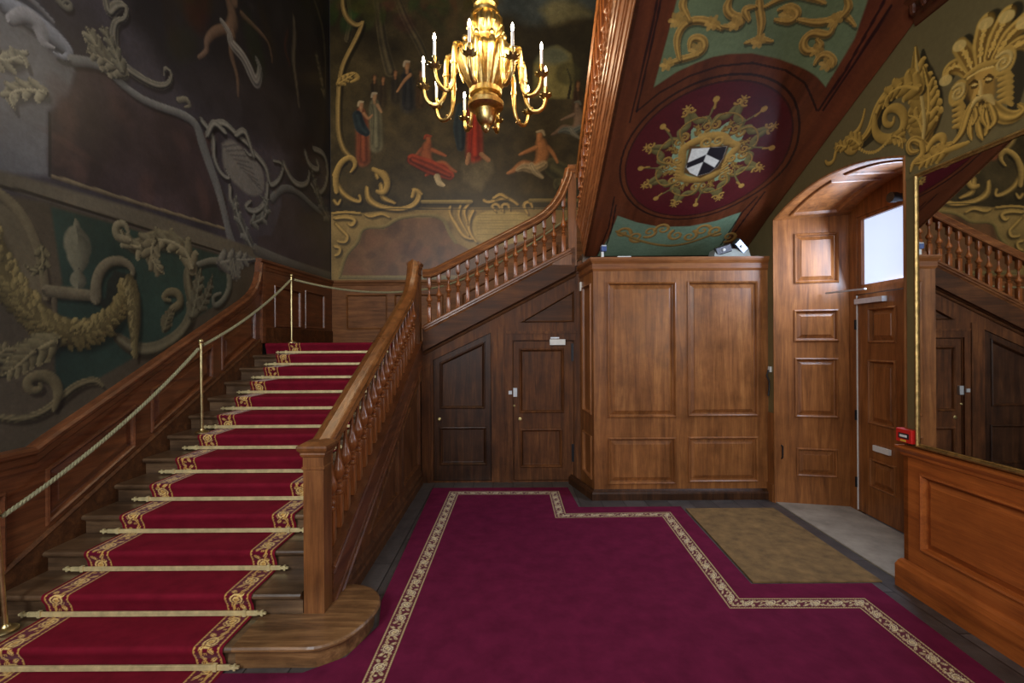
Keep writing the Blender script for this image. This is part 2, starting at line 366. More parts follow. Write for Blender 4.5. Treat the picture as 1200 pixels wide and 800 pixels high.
class Canvas:
    def __init__(s, u, v, base):
        s.u = u; s.v = v; s.c = np.tile(np.asarray(base, float), (len(u), 1)); s.L = np.array([-0.55, 0.83])
    def sel(s, u0, v0, u1, v1): return np.nonzero((s.u >= u0) & (s.u <= u1) & (s.v >= v0) & (s.v <= v1))[0]
    def mix(s, idx, col, a):
        a = np.clip(a, 0, 1)[:, None]; s.c[idx] = s.c[idx] * (1 - a) + col * a
    def poly(s, P, col, soft=0.01, a=1.0, smooth=False, noise=0.0, seed=3, nf=6):
        P = np.asarray(P, float)
        if smooth: P = catmull(np.vstack([P, P[:1]]), 8)[:-1]
        idx = s.sel(P[:, 0].min() - soft, P[:, 1].min() - soft, P[:, 0].max() + soft, P[:, 1].max() + soft)
        if not len(idx): return
        x, y = s.u[idx], s.v[idx]; ins = np.zeros(len(idx), bool); d = np.full(len(idx), 1e9); n = len(P)
        for i in range(n):
            ax, ay = P[i]; bx, by = P[(i + 1) % n]
            c = ((ay > y) != (by > y))
            with np.errstate(divide='ignore', invalid='ignore'):
                xx = ax + (y - ay) / ((by - ay) if by != ay else 1e-12) * (bx - ax)
            ins ^= c & (x < xx)
            ex, ey = bx - ax, by - ay; L2 = ex * ex + ey * ey + 1e-12
            t = np.clip(((x - ax) * ex + (y - ay) * ey) / L2, 0, 1)
            d = np.minimum(d, np.hypot(x - ax - t * ex, y - ay - t * ey))
        sd = np.where(ins, d, -d)
        al = np.clip(sd / (2 * soft) + 0.5, 0, 1) * a
        cc = np.asarray(col, float)
        if noise: cc = cc[None, :] * (1 + noise * 2 * (fbm(x * nf, y * nf, seed)[:, None] - 0.5))
        s.mix(idx, cc, al)
    def stroke(s, P, w, light, dark, a=1.0, rib=0.0, soft=0.18, smooth=True, drop=0.0, dropcol=(0, 0, 0), dropa=0.6, n=10):
        P = np.asarray(P, float); Q = catmull(P, n) if smooth else P
        if smooth and len(P) > 3:                                   # ease the bends
            for _ in range(3):
                k = max(1, n // 3); R = Q.copy(); R[k:-k] = (Q[:-2 * k] + Q[k:-k] * 2 + Q[2 * k:]) / 4; Q = R
        W = np.interp(np.linspace(0, 1, len(Q)), np.linspace(0, 1, len(w)), w) if hasattr(w, '__len__') else np.full(len(Q), float(w))
        if drop:
            s.stroke(P + np.array([drop * 0.8, -drop]), w, np.asarray(dropcol, float), np.asarray(dropcol, float), dropa, 0, 0.5, smooth, 0, n=n)
        mw = W.max()
        best = {}
        idx = s.sel(Q[:, 0].min() - mw, Q[:, 1].min() - mw, Q[:, 0].max() + mw, Q[:, 1].max() + mw)
        if not len(idx): return
        x, y = s.u[idx], s.v[idx]; q = np.full(len(idx), 9.0); sg = np.zeros(len(idx)); nx = np.zeros(len(idx)); ny = np.zeros(len(idx)); al = np.zeros(len(idx))
        acc = 0
        for i in range(len(Q) - 1):
            (ax, ay), (bx, by) = Q[i], Q[i + 1]; wm = max(W[i], W[i + 1])
            k = np.nonzero((x > min(ax, bx) - wm) & (x < max(ax, bx) + wm) & (y > min(ay, by) - wm) & (y < max(ay, by) + wm))[0]
            ex, ey = bx - ax, by - ay; L = math.hypot(ex, ey)
            if not len(k) or L < 1e-9: acc += L; continue
            px, py = x[k] - ax, y[k] - ay
            t = np.clip((px * ex + py * ey) / (L * L), 0, 1); ww = W[i] * (1 - t) + W[i + 1] * t + 1e-6
            dx, dy = px - t * ex, py - t * ey; r = np.hypot(dx, dy) / ww
            b = r < q[k]; kk = k[b]; q[kk] = r[b]
            side = (ex * py - ey * px)[b]; sg[kk] = np.sign(side) * r[b]; nx[kk] = -ey / L; ny[kk] = ex / L; al[kk] = acc + t[b] * L
            acc += L
        m = q < 1
        if not m.any(): return
        k = np.nonzero(m)[0]
        lam = 0.5 + 0.62 * sg[k] * (nx[k] * s.L[0] + ny[k] * s.L[1]) + 0.12 * (1 - q[k])
        if rib: lam = lam + 0.28 * np.cos(sg[k] * PI * rib)
        lam = np.clip(lam, 0, 1)[:, None]
        col = np.asarray(dark)[None, :] * (1 - lam) + np.asarray(light)[None, :] * lam
        e = np.clip((1 - q[k]) / soft, 0, 1) * a
        s.mix(idx[k], col, e)
    def blob(s, c, r, col, a=1.0, rot=0.0, hard=1.0):
        rx, ry = r; m = max(rx, ry) * 1.6
        idx = s.sel(c[0] - m, c[1] - m, c[0] + m, c[1] + m)
        if not len(idx): return
        dx, dy = s.u[idx] - c[0], s.v[idx] - c[1]; cr, sr = math.cos(rot), math.sin(rot)
        q = np.hypot((dx * cr + dy * sr) / rx, (-dx * sr + dy * cr) / ry)
        s.mix(idx, np.asarray(col, float), np.clip((1.15 - q) / (0.3 / hard), 0, 1) * a)
    def spiral(s, c, r0, r1, a0, turns, w0, w1, light, dark, **kw):
        n = max(8, int(abs(turns) * 12)); P = []
        for i in range(n + 1):
            t = i / n; r = r0 + (r1 - r0) * t; an = a0 + 2 * PI * turns * t
            P.append((c[0] + r * math.cos(an), c[1] + r * math.sin(an)))
        s.stroke(P, [w0, w1], light, dark, n=3, **kw)
    def acanthus(s, P, w, light, dark, lobes=6, lw=0.5, **kw):
        """a curling leaf: broad body, rounded overlapping lobes on both sides, bright rib"""
        Q = catmull(P, 12); m = len(Q); light = np.asarray(light); dark = np.asarray(dark)
        if kw.get('drop'): s.stroke(np.asarray(P, float) + np.array([kw['drop'] * 0.8, -kw['drop']]), [w * 1.1, w * 1.2, w * 0.3], (0.004, 0.004, 0.004), (0.004, 0.004, 0.004), 0.6, 0, 0.5)
        s.stroke(P, [w * 0.95, w * 1.2, w * 0.9, w * 0.15], light * 0.62, dark, rib=2)
        lobes = max(3, int(lobes * 0.8))
        for k in range(lobes):
            t = 0.02 + 0.86 * k / lobes; i = int(t * (m - 1)); j = min(i + 2, m - 1)
            d = Q[j] - Q[i]; d = d / (np.hypot(*d) + 1e-9); nn = np.array([-d[1], d[0]]); sc = w * (1.25 - 0.7 * t)
            for sd in (1, -1):
                b = Q[i]; a1 = b + nn * sd * sc * 0.5 + d * sc * 0.5; a2 = b + nn * sd * sc * 0.95 + d * sc * 1.05; a3 = b + nn * sd * sc * 1.2 + d * sc * 0.95
                s.stroke([b, a1, a2, a3], [sc * 0.46, sc * 0.56, sc * 0.40, sc * 0.12], light * (1.0 if sd > 0 else 0.82), dark, n=5)
        s.stroke(P, [w * 0.20, w * 0.16, w * 0.06], light * 1.12, light * 0.5)

def grid_obj(name, UU, VV, T, mat, canvas_fn, parent=None, keep=None):
    """vertex-painted sheet: UU, VV 1-D arrays, T(U,V)->(n,3)"""
    U, V = np.meshgrid(UU, VV, indexing='ij'); u = U.ravel(); v = V.ravel()
    co = T(u, v); col = canvas_fn(u, v)
    nu, nv = len(UU), len(VV)
    i, j = np.meshgrid(np.arange(nu - 1), np.arange(nv - 1), indexing='ij'); b = (i * nv + j).ravel()
    quads = np.stack([b, b + nv, b + nv + 1, b + 1], 1)
    if keep is not None:
        k = keep(u, v); quads = quads[k[quads].all(1)]
        used = np.zeros(len(u), bool); used[quads.ravel()] = True; rm = np.cumsum(used) - 1
        co = co[used]; col = col[used]; quads = rm[quads]
    me = bpy.data.meshes.new(name)
    me.vertices.add(len(co)); me.vertices.foreach_set('co', co.astype(np.float32).ravel())
    nq = len(quads); me.loops.add(nq * 4); me.loops.foreach_set('vertex_index', quads.astype(np.int32).ravel())
    me.polygons.add(nq); me.polygons.foreach_set('loop_start', np.arange(0, nq * 4, 4, dtype=np.int32))
    me.update(calc_edges=True); me.validate()
    at = me.attributes.new('Paint', 'FLOAT_COLOR', 'POINT')
    at.data.foreach_set('color', np.hstack([np.clip(col, 0, 1), np.ones((len(col), 1))]).astype(np.float32).ravel())
    me.polygons.foreach_set('use_smooth', np.ones(nq, bool))
    me.materials.append(mat)
    o = bpy.data.objects.new(name, me); COL.objects.link(o)
    return attach(o, parent)

# woven scroll border: colour as a function of (u along, v across 0..1); w = width in metres
BR_RED = rgb3(96, 14, 36); BR_GOLD = rgb3(206, 164, 92); BR_PALE = rgb3(226, 198, 136)
def border_color(u, v, w, red=BR_RED, gold=BR_GOLD, pale=BR_PALE):
    n = len(u); c = np.tile(red, (n, 1))
    x = u / w; per = 1.25
    y = (v - 0.5)                                                # -0.5..0.5
    k = np.floor(x / per); xx = x - k * per; sgn = np.where(k % 2 == 0, 1.0, -1.0); yy = y * sgn
    def put(m, col): c[m] = col
    vine = np.abs(yy - 0.20 * np.cos(PI * xx / per)) < 0.045
    put(vine, gold)
    cx, cy = 0.58, 0.0
    r = np.hypot(xx - cx, (yy - cy)); th = np.arctan2(yy - cy, xx - cx)
    sp = np.abs(((r - 0.045 * (th + PI) / PI) / 0.12) % 1.0 - 0.5) < 0.30
    put(sp & (r < 0.30), pale)
    put((r < 0.07), gold)
    for (lx, ly, rx, ry, ro) in ((0.15, -0.18, 0.17, 0.085, 0.7), (0.28, 0.20, 0.15, 0.08, -0.5), (0.98, 0.2, 0.16, 0.085, 0.9), (1.06, -0.16, 0.16, 0.08, -0.7), (0.02, 0.04, 0.10, 0.07, 0.2), (0.8, -0.24, 0.12, 0.06, 0.3)):
        dx, dy = xx - lx, yy - ly; q = np.hypot((dx * math.cos(ro) + dy * math.sin(ro)) / rx, (-dx * math.sin(ro) + dy * math.cos(ro)) / ry)
        put(q < 1, gold); put(q < 0.55, pale)
        put((q < 1) & (np.abs(-dx * math.sin(ro) + dy * math.cos(ro)) < 0.012), red)
    ed = np.abs(y)
    put(ed > 0.36, red)
    put((ed > 0.385) & (ed < 0.475), np.where(True, gold, gold))
    put((ed > 0.405) & (ed < 0.455) & ((x * 7) % 1 < 0.4), red * 1.5)
    return c
LAMP_W, WIN_W, FAN_W, EXPO = 9.5, (300.0, 75.0), 58.0, 0.0
# ------------------------------------------------------------------ the shell
def S(o, label=None, cat=None):
    o['kind'] = 'structure'
    return tag(o, label, cat)
S(MB().box(-3.3, -2.7, -0.2, 4.4, 8.0, 0.0).build('floor', FLOORM), 'dark worn stone floor of the hall beneath the carpet', 'floor')
S(MB().box(-3.3, -2.7, -0.2, -3.1, 8.0, 9.0).build('wall_left', DKWALL), 'tall left wall that carries the dark mural', 'wall')
S(MB().box(-3.1, 7.8, -0.2, 3.6, 8.0, 9.0).build('wall_back', DKWALL), 'back wall of the stairwell behind the landing', 'wall')
S(MB().box(-3.3, -2.7, 9.0, 4.4, 8.0, 9.2).build('ceiling', CREAM), 'high plaster ceiling over the stairwell', 'ceiling')

# right wall with the arched recess of the entrance
RY0, RY1, RZS, RRISE = 3.225, 4.885, 3.035, 0.165
RYC, RHW = (RY0 + RY1) / 2, (RY1 - RY0) / 2
def arcz(Y, c=RYC, hw=RHW, zs=RZS, rise=RRISE): return zs + rise * (1 - min(1, abs((Y - c) / hw)) ** 2)
NA = 20
arc = [(RY0 + (RY1 - RY0) * i / NA, arcz(RY0 + (RY1 - RY0) * i / NA)) for i in range(NA + 1)]
outer = [(-2.6, 0), (RY0, 0)] + arc + [(RY1, 0), (7.8, 0), (7.8, 9.0), (-2.6, 9.0)]
S(MB().prism(outer, 0.0, -0.15, RW).build('wall_right', OLIVE), 'olive painted right wall with arched entrance recess', 'wall')

# front wall behind the viewer with two tall windows
def TF(u, v, h): return (u, -2.6 + h, v)
WINS = [(-2.65, 1.9, -1.15, 5.4), (0.25, 1.2, 1.65, 3.8)]
S(MB().prism([(-3.1, 0), (4.4, 0), (4.4, 9.0), (-3.1, 9.0)], -0.1, 0.0, TF, [rect(*w) for w in WINS]).build('wall_front', CREAM), 'front wall with two tall windows', 'wall')
PANE = emit('window_daylight', (0.80, 0.90, 1.0, 1), 1.5)
for i, (x0, z0, x1, z1) in enumerate(WINS):
    w = S(empty('window_%d' % (i + 1), ((x0 + x1) / 2, -2.6, z0)), 'tall sash window in the front wall, ' + ('wider one' if i == 0 else 'lower one'), 'window')
    m = MB(); m.prism(rect(x0, z0, x1, z1), -0.06, 0.03, TF, [rect(x0 + 0.08, z0 + 0.08, x1 - 0.08, z1 - 0.08)])
    for k in (1, 2, 3): xx = x0 + (x1 - x0) * k / 4; m.box(xx - 0.015, -2.65, z0 + 0.06, xx + 0.015, -2.6, z1 - 0.06)
    nz = 6
    for k in range(1, nz): zz = z0 + (z1 - z0) * k / nz; m.box(x0 + 0.06, -2.648, zz - 0.015, x1 - 0.06, -2.602, zz + 0.015)
    m.build('window_frame', WHITE, w)
    MB().box(x0 + 0.05, -2.675, z0 + 0.05, x1 - 0.05, -2.66, z1 - 0.05).build('pane', PANE, w)

# ------------------------------------------------------------------ entrance recess
J0, J1 = Vector((RWX + RWK * 4.885, 4.885, 0)), Vector((3.51, 4.735, 0))
jd = (J1 - J0); JL = jd.length; jd.normalize(); jn = Vector((jd.y, -jd.x, 0)); 
if jn.y > 0: jn = -jn
def TJ(u, v, h): p = J0 + jd * u + jn * h; return (p.x, p.y, v)
def atJ(px, py):
    r = Vector(ray(px, py)); o = Vector((0, 0, EYE)); t = (J0 - o).dot(jn) / r.dot(jn); p = o + r * t
    return ((p - J0).dot(jd), p.z)
def prect(f, x0, y0, x1, y1):
    """axis-aligned rectangle on a plane from two opposite picture corners"""
    a = f(x0, y0); b = f(x1, y1); return rect(min(a[0], b[0]), min(a[1], b[1]), max(a[0], b[0]), max(a[1], b[1]))
jam = S(empty('trim_1', tuple(J0)), 'panelled oak reveal on the far side of the entrance recess', 'panelling')
jp = [prect(atJ, *q) for q in ((930, 274, 983, 331), (930, 363, 983, 400), (931, 419, 983, 490), (933, 524, 982, 560))]
panelled(jam, TJ, rect(0, 0, JL, 3.06), jp, W_DOOR, W_DOOR, 0.03, RAISED, 0.95)
mm = MB(); mm.tube([TJ(0.06, 0.62, 0.0), TJ(0.06, 0.62, 0.03), TJ(0.06, 0.50, 0.03), TJ(0.06, 0.48, 0.0)], 0.008); mm.build('pull_handle', IRON, jam)['label'] = 'black iron pull handle'
MB().prism([(0, 0), (JL, 0), (JL, 3.06), (0, 3.06)], -0.06, -0.035, TJ).build('backing', W_DOOR, jam)
# near reveal (seen from the side only)
DX, DK = 3.275, 0.05
def TD(u, v, h): return (DX + DK * u - h, u + DK * h, v)
def atD(px, py):
    r = ray(px, py); t = DX / (r[0] - DK); return (t, EYE + r[2] * t)
n0 = Vector(RW(RY0, 0)); n1 = Vector(TD(3.30, 0, 0)); nd = (n1 - n0); NL = nd.length; nd.normalize(); nn_ = Vector((-nd.y, nd.x, 0))
def TN(u, v, h): p = n0 + nd * u + nn_ * h; return (p.x, p.y, v)
near = S(empty('trim_2', tuple(n0)), 'panelled oak reveal on the near side of the entrance recess', 'panelling')
panelled(near, TN, rect(0.16, 0, NL, 3.06), [rect(0.24, a, NL - 0.08, b) for a, b in ((0.25, 0.58), (0.9, 1.55), (1.72, 2.06), (2.38, 2.9))], W_DOOR, W_DOOR, 0.03, RAISED, 0.8)
MB().prism([(0.0, 0), (NL, 0), (NL, 3.06), (0.0, 3.06)], -0.06, -0.035, TN).build('backing', W_DOOR, near)
# vaulted head of the recess
def TA(s, t, h):
    """s 0..1 along the arch, t 0..1 from wall plane to door plane, h towards the opening"""
    y0 = RY0 + (RY1 - RY0) * s; y1 = 3.30 + (4.74 - 3.30) * s
    a = Vector(RW(y0, arcz(y0))); b = Vector(TD(y1, arcz(y1, 4.02, 0.72, 3.05, 0.17), 0)); p = a.lerp(b, t)
    return (p.x, p.y, p.z - h - 0.005)
vault = S(empty('trim_3', RW(RYC, 3.2)), 'panelled arched oak head of the entrance recess', 'panelling')
SS = [i / 24 for i in range(25)]
MB().loops([[TA(s, t, 0) for s in SS] for t in (0, 0.5, 1)] + [[TA(s, t, -0.06) for s in SS] for t in (1, 0)], False).build('soffit_board', W_DOOR, vault, smooth=False)
for (s0, s1) in ((0.545, 0.955), (0.045, 0.455)):
    for (t0, t1) in ((0.14, 0.82),):
        ks = [s0 + (s1 - s0) * i / 10 for i in range(11)]
        ring = [(s, t0) for s in ks] + [(s, t1) for s in reversed(ks)]
        rings = []
        for d, hh in ((0, 0.0), (0.01, 0.016), (0.022, 0.02), (0.034, 0.012), (0.042, 0.001)):
            q = []
            for k, (s, t) in enumerate(ring):
                first = k < 11; sx = s
                e = d / 1.6
                sx = min(max(s, s0 + e), s1 - e); tt = t + (d / 0.62 if first else -d / 0.62)
                q.append(TA(sx, tt, hh))
            rings.append(q)
        MB().loops(rings, True).build('panel_moulding', W_DOOR, vault)
arcp = [RW(y, z, 0.0) for y, z in [(RY0, 0.0)] + arc + [(RY1, 0.0)]]
S(MB().sweep([RW(RY0, 1.0)] + arcp[1:-1] + [RW(RY1, 0.0)], [(0.0, -0.014), (0.008, -0.014), (0.012, -0.008), (0.012, 0.0), (0.0, 0.002)], (-1, RWK, 0)).build('trim_4', W_DOOR), 'thin oak bead around the arched opening', 'moulding')

# entrance frame, fanlight, door
fr = S(empty('door_3', TD(4.0, 0, 0)), 'panelled oak entrance door below a bright fanlight', 'door')
arcd = [(3.30 + 1.44 * i / 14, arcz(3.30 + 1.44 * i / 14, 4.02, 0.72, 3.05, 0.17)) for i in range(15)]
dz1 = 2.205; fz0, fz1 = 2.262, 2.985
m = MB().prism([(3.30, 0), (3.30, 3.05)] + arcd[1:-1] + [(4.74, 3.05), (4.74, 0), (4.640, 0), (4.640, dz1), (3.40, dz1), (3.40, 0)], -0.09, 0.0, TD, [rect(3.42, fz0, 4.625, fz1)])
m.build('door_frame', W_DOOR, fr)
fw = S(empty('window_3', TD(4.0, fz0, 0)), 'bright frosted fanlight above the entrance door', 'window')
m = MB().prism(rect(3.421, fz0 + .001, 4.624, fz1 - .001), -0.06, -0.012, TD, [rect(3.47, fz0 + 0.035, 4.575, fz1 - 0.035)])
m.build('window_frame', W_DOOR, fw)
MB().prism(rect(3.46, fz0 + 0.03, 4.585, fz1 - 0.03), -0.055, -0.045, TD).build('pane', emit('fanlight_daylight', (0.58, 0.70, 0.96, 1), 1.0), fw)
def leaf(y0, y1, lay):
    panelled(fr, TD, rect(y0, 0.015, y1, dz1 - 0.006), lay, W_DOOR, W_DOOR, 0.045, RAISED, 0.9, fname='door_leaf', h=-0.015)
lay = [prect(atD, *q) for q in ((1016, 361, 1049, 402), (1016, 421, 1049, 504), (1018, 536, 1049, 583))]
leaf(4.005, 4.632, lay); 
leaf(3.408, 3.998, [rect(3.52, p[0][1], 3.88, p[2][1]) for p in lay])
a, b = atD(1005, 353), atD(1038, 347)
m = MB().prism(rect(b[0], b[1] - 0.045, a[0], b[1] + 0.005), -0.012, 0.035, TD); m.build('door_closer', STEEL, fr)['label'] = 'steel door closer'
c = atD(1030, 344)
MB().box(-0.012, -0.22, -0.008, 0.012, 0.22, 0.008, lambda x, y, z: tuple(Vector(TD(4.53, 2.232, 0.05)) + Vector((-0.13 - x - 0.45 * y * 0.5, y * 0.9, z)))).build('closer_arm', STEEL, fr)['label'] = 'steel closer arm'
a = atD(1024, 523); b = atD(1043, 532)
zc_ = (a[1] + b[1]) / 2
MB().prism(rect(b[0], zc_ - 0.026, a[0], zc_ + 0.026), -0.012, 0.012, TD).build('letter_plate', WHITE, fr)['label'] = 'pale letter plate'
k = TD(4.045, atD(1059, 525)[1], 0.0); MB().lathe([(0.0, 0), (0.022, 0), (0.022, 0.012), (0.0, 0.014)], (0, 0, 0), 14).build('lock', IRON, fr, loc=None)
o = fr.children[-1]
for v in o.data.vertices: x, y, z = v.co; v.co = (k[0] - z + 0.005, k[1] + y, k[2] + x)
MB().prism(rect(4.632, 0.02, 4.640, dz1 - 0.01), -0.03, -0.006, TD).build('hinge_daylight', WHITE, fr)['label'] = 'pale strip added for daylight in the hinge gap'  # white strip stands for daylight showing through the hinge gap
for zz in (0.3, 0.98, 1.9):
    MB().tube([TD(4.64, zz - 0.05, 0.004), TD(4.64, zz + 0.05, 0.004)], 0.01).build('hinge', IRON, fr)
a = TD(*atD(1059, 231), 0.0)
ma = MB(); ma.lathe([(0.0, 0), (0.035, 0.0), (0.035, 0.05), (0.045, 0.07), (0.045, 0.12), (0.0, 0.12)], (0, 0, 0), 16)
ma.v = [(a[0] - z, a[1] + y, a[2] + x) for x, y, z in ma.v]
sp = tag(ma.build('spotlight', BLACKP), 'small round black spotlight fixed above the entrance fanlight', 'spotlight')
S(MB().prism([RW(RY0, 0)[:2], RW(RY1, 0)[:2], TD(4.74, 0, 0)[:2], TD(3.30, 0, 0)[:2]], 0.001, 0.012, lambda u, v, h: (u, v, h)).build('trim_5', STONE), 'pale worn stone threshold in front of the entrance door', 'threshold')

# ------------------------------------------------------------------ hall dado under the mirror
dd = S(empty('trim_6', RW(1.0, 0)), 'orange-brown oak dado below the mirror', 'panelling')
TR = lambda u, v, h: RW(u, v, h)
panelled(dd, TR, rect(-2.58, 0.0, RY0 - 0.015, 0.985), [rect(1.55, 0.315, 3.075, 0.845), rect(-0.15, 0.315, 1.40, 0.845), rect(-1.9, 0.315, -0.3, 0.845)], W_RIGHT, W_RIGHT, 0.029, RAISED, 1.0, h=0.03)
pth = [(RW(RY0 - 0.01, 0)[0] + 0.10, RY0 - 0.005), RW(RY0 - 0.01, 0, 0.03)[:2], RW(-2.58, 0, 0.03)[:2]]
MB().plan(pth, [(0.0, 0.0), (0.035, 0.0), (0.035, 0.155), (0.028, 0.168), (0.022, 0.185), (0.010, 0.20), (0.0, 0.205)], False).build('plinth', W_RIGHT, dd)
MB().plan(pth, [(0.0, 0.93), (0.008, 0.935), (0.012, 0.955), (0.026, 0.972), (0.034, 0.985), (0.034, 1.0), (-0.03, 1.005)], False).build('dado_cap', W_RIGHT, dd)
MB().prism([(RY0 - 0.015, 0), (RY0 - 0.015, 0.985), (RY0 - 0.05, 0.985), (RY0 - 0.05, 0)], -0.10, 0.03, TR).build('end_board', W_RIGHT, dd)
d2 = S(empty('trim_7', RW(4.95, 0)), 'short strip of oak dado between cupboard and arched recess', 'panelling')
MB().box(4.905, 0.0, 0.0, 5.06, 0.012, 0.96, lambda x, y, z: RW(x, z, y)).build('frame', W_DOOR, d2)
MB().box(4.905, 0.012, 0.0, 5.06, 0.024, 0.19, lambda x, y, z: RW(x, z, y)).build('plinth', W_DOOR, d2)
hk = empty('wall_hook', RW(5.0, 1.4, 0), 'dark iron latch hook on olive wall strip beside the cupboard', 'hook')
MB().tube([RW(4.965, 1.40, 0.0), RW(4.965, 1.42, 0.03), RW(4.965, 1.36, 0.045), RW(4.965, 1.30, 0.02), RW(4.965, 1.22, 0.02), RW(4.965, 1.14, 0.03)], 0.009).build('hook', IRON, hk)
MB().box(4.95, 0.0, 1.40, 4.99, 0.02, 1.46, lambda x, y, z: RW(x, z, y)).build('hook_plate', WHITE, hk)['label'] = 'white hook plate'

# ------------------------------------------------------------------ mirror
mi = empty('mirror', RW(1.9, 1.0), 'tall gilt-framed mirror above the orange oak dado', 'mirror')
mz0, mz1, my0, my1 = 1.008, 2.875, 0.4, 3.105
MB().prism(rect(my0 + 0.02, mz0 + 0.02, my1 - 0.02, mz1 - 0.02), -0.006, 0.0, lambda u, v, h: RW(u, v, 0.036 + h - 0.026 * (my1 - u) / (my1 - my0)) if False else RW(u, v, 0.010 + h + 0.026 * (u - my0) / (my1 - my0))).build('mirror_glass', MIRROR, mi)
fp = [(0, 0.004), (0.0, 0.028), (0.008, 0.044), (0.018, 0.046), (0.024, 0.036), (0.030, 0.040), (0.036, 0.037)]
MB().loops([[TR(p[0], p[1], hh) for p in inset(rect(my0, mz0, my1, mz1), d)] for d, hh in fp], True).build('mirror_frame', GILT, mi)

# fire alarm call point on the corner
fa = empty('fire_alarm', RW(3.19, 1.08, 0), 'red fire alarm call point at the corner beside the mirror', 'fire alarm')
TFA = lambda x, y, z: RW(x, z, y)
MB().box(3.115, 0.002, 1.028, 3.245, 0.055, 1.122, TFA, 0.004).build('casing', REDP, fa)
def TE(u, v, h): return (RW(3.285, 0, 0.03)[0] + u, 3.287 + h, v)
MB().box(3.135, 0.055, 1.055, 3.222, 0.057, 1.093, TFA).build('glass', BLACKP, fa)['label'] = 'dark glass with a pale strip'
MB().box(3.15, 0.057, 1.066, 3.21, 0.058, 1.082, TFA).build('strip', WHITE, fa)
MB().box(3.16, 0.055, 1.035, 3.205, 0.057, 1.047, TFA).build('sticker', YELL, fa)

# ------------------------------------------------------------------ cupboard
CY = 5.02
cup = empty('cupboard', (1.88, 5.3, 0), 'big pine panelled cupboard with four panels under the painted soffit', 'cupboard')
def TC(u, v, h): return (u, CY - h, v)
def atC(px, py): return atY(px, py, CY)
cp = [prect(atC, *q) for q in ((711, 330.5, 793, 489), (805, 329.5, 889, 487.5), (712, 512.5, 792.5, 567), (806, 511.5, 889, 564.5))]
panelled(cup, TC, rect(0.9, 0.0, 2.835, 2.60), cp, W_CUP, W_CUP, 0.04, RAISED, 1.0)
c0 = Vector((0.845, 5.62, 0)); c1 = Vector((0.9, CY, 0)); cd = (c1 - c0); CL = cd.length; cd.normalize(); cn = Vector((cd.y, -cd.x, 0))
def TCS(u, v, h): p = c0 + cd * u + cn * h; return (p.x, p.y, v)
panelled(cup, TCS, rect(0, 0, CL - 0.001, 2.60), [rect(0.12, 0.92, CL - 0.1, 2.4), rect(0.12, 0.19, CL - 0.1, 0.68)], W_CUP, W_CUP, 0.03, FLAT, 0.8, fname='side_frame', pname='side_panel')
MB().box(2.81, CY + 0.002, 0, 2.832, 5.6, 2.6).build('side_board', W_CUP, cup)
cpath = [(0.845, 5.62), (0.9, CY), (2.848, CY)]
MB().plan(cpath, [(0.0, 2.52), (0.006, 2.528), (0.014, 2.545), (0.014, 2.60), (0.022, 2.612), (0.034, 2.63), (0.040, 2.65), (0.040, 2.668), (-0.06, 2.668)], False).build('cornice', W_CUPX, cup)
MB().prism([(0.86, 5.6), (0.9, CY + 0.01), (2.835, CY + 0.01), (2.835, 5.6)], 2.60, 2.664, lambda u, v, h: (u, v, h)).build('top_board', W_CUPX, cup)
MB().plan([(0.72, 5.60), (0.895, CY - 0.002), (2.838, CY - 0.002)], [(0.0, 0.0), (0.035, 0.0), (0.035, 0.07), (0.026, 0.09), (0.012, 0.10), (0.0, 0.115)], False).build('plinth', W_DARK_SHADE, cup)
# things lying on top
em = empty('emergency_light', (2.42, 5.2, 2.668), 'grey twin-lamp emergency light on top of the cupboard', 'emergency light')
ex0 = atY(833, 299, 5.14)[0]; ex1 = atY(876, 298, 5.14)[0]
MB().loops([[(ex0, 5.06, 2.669), (ex1, 5.06, 2.669), (ex1, 5.24, 2.669), (ex0, 5.24, 2.669)], [(ex0 + 0.03, 5.08, 2.77), (ex1 - 0.02, 5.08, 2.77), (ex1 - 0.02, 5.24, 2.77), (ex0 + 0.03, 5.24, 2.77)]], True, (True, True)).build('casing', GREYBOX, em)
MB().tube([((ex0 + ex1) / 2, 5.12, 2.765), ((ex0 + ex1) / 2, 5.10, 2.82)], 0.025).build('bracket', BLACKP, em)
for px, py, tilt, yaw in ((848, 292.5, -0.32, -0.2), (869, 288.5, 0.75, 0.25)):
    x, z = atY(px, py, 5.05)
    R = Matrix.Rotation(tilt, 4, 'Y') @ Matrix.Rotation(0.12, 4, 'X') @ Matrix.Rotation(yaw, 4, 'Z')
    TT = lambda a, b, c: tuple(Vector((x, 5.05, z)) + R @ Vector((a, b, c)))
    h = MB().box(-0.085, 0.0, -0.045, 0.085, 0.06, 0.045, TT, 0.008).build('lamp_head', BLACKP, em)
    MB().box(-0.072, -0.006, -0.035, 0.072, 0.001, 0.035, TT).build('reflector', plain('lamp_reflector', (0.24, 0.25, 0.30, 1), 0.3, 0.6, 0.4, 60), h)
    l = MB(); l.lathe([(0.0, 0), (0.012, 0.004), (0.016, 0.012), (0, 0.018)], (0, 0, 0), 10); l.v = [TT(p[0], -0.006 - p[2], p[1]) for p in l.v]; l.build('bulb', WHITE, h)
x, z = atY(706, 296, 5.08)
cm = empty('camera', (x, 5.08, 2.668), 'small white and blue security camera standing on the cupboard corner', 'camera')
MB().box(x - 0.014, 5.07, 2.6685, x + 0.014, 5.095, 2.745, None, 0.003).build('stand', WHITE, cm)
MB().box(x - 0.018, 5.04, 2.745, x + 0.04, 5.12, 2.80, None, 0.006).build('body', plain('blue_plastic', (0.05, 0.09, 0.25, 1), 0.35), cm)['label'] = 'dark blue camera body'
MB().box(x - 0.016, 5.045, 2.80, x + 0.038, 5.118, 2.815, None, 0.003).build('cover', STEEL, cm)
x, z = atY(731, 302, 5.06)
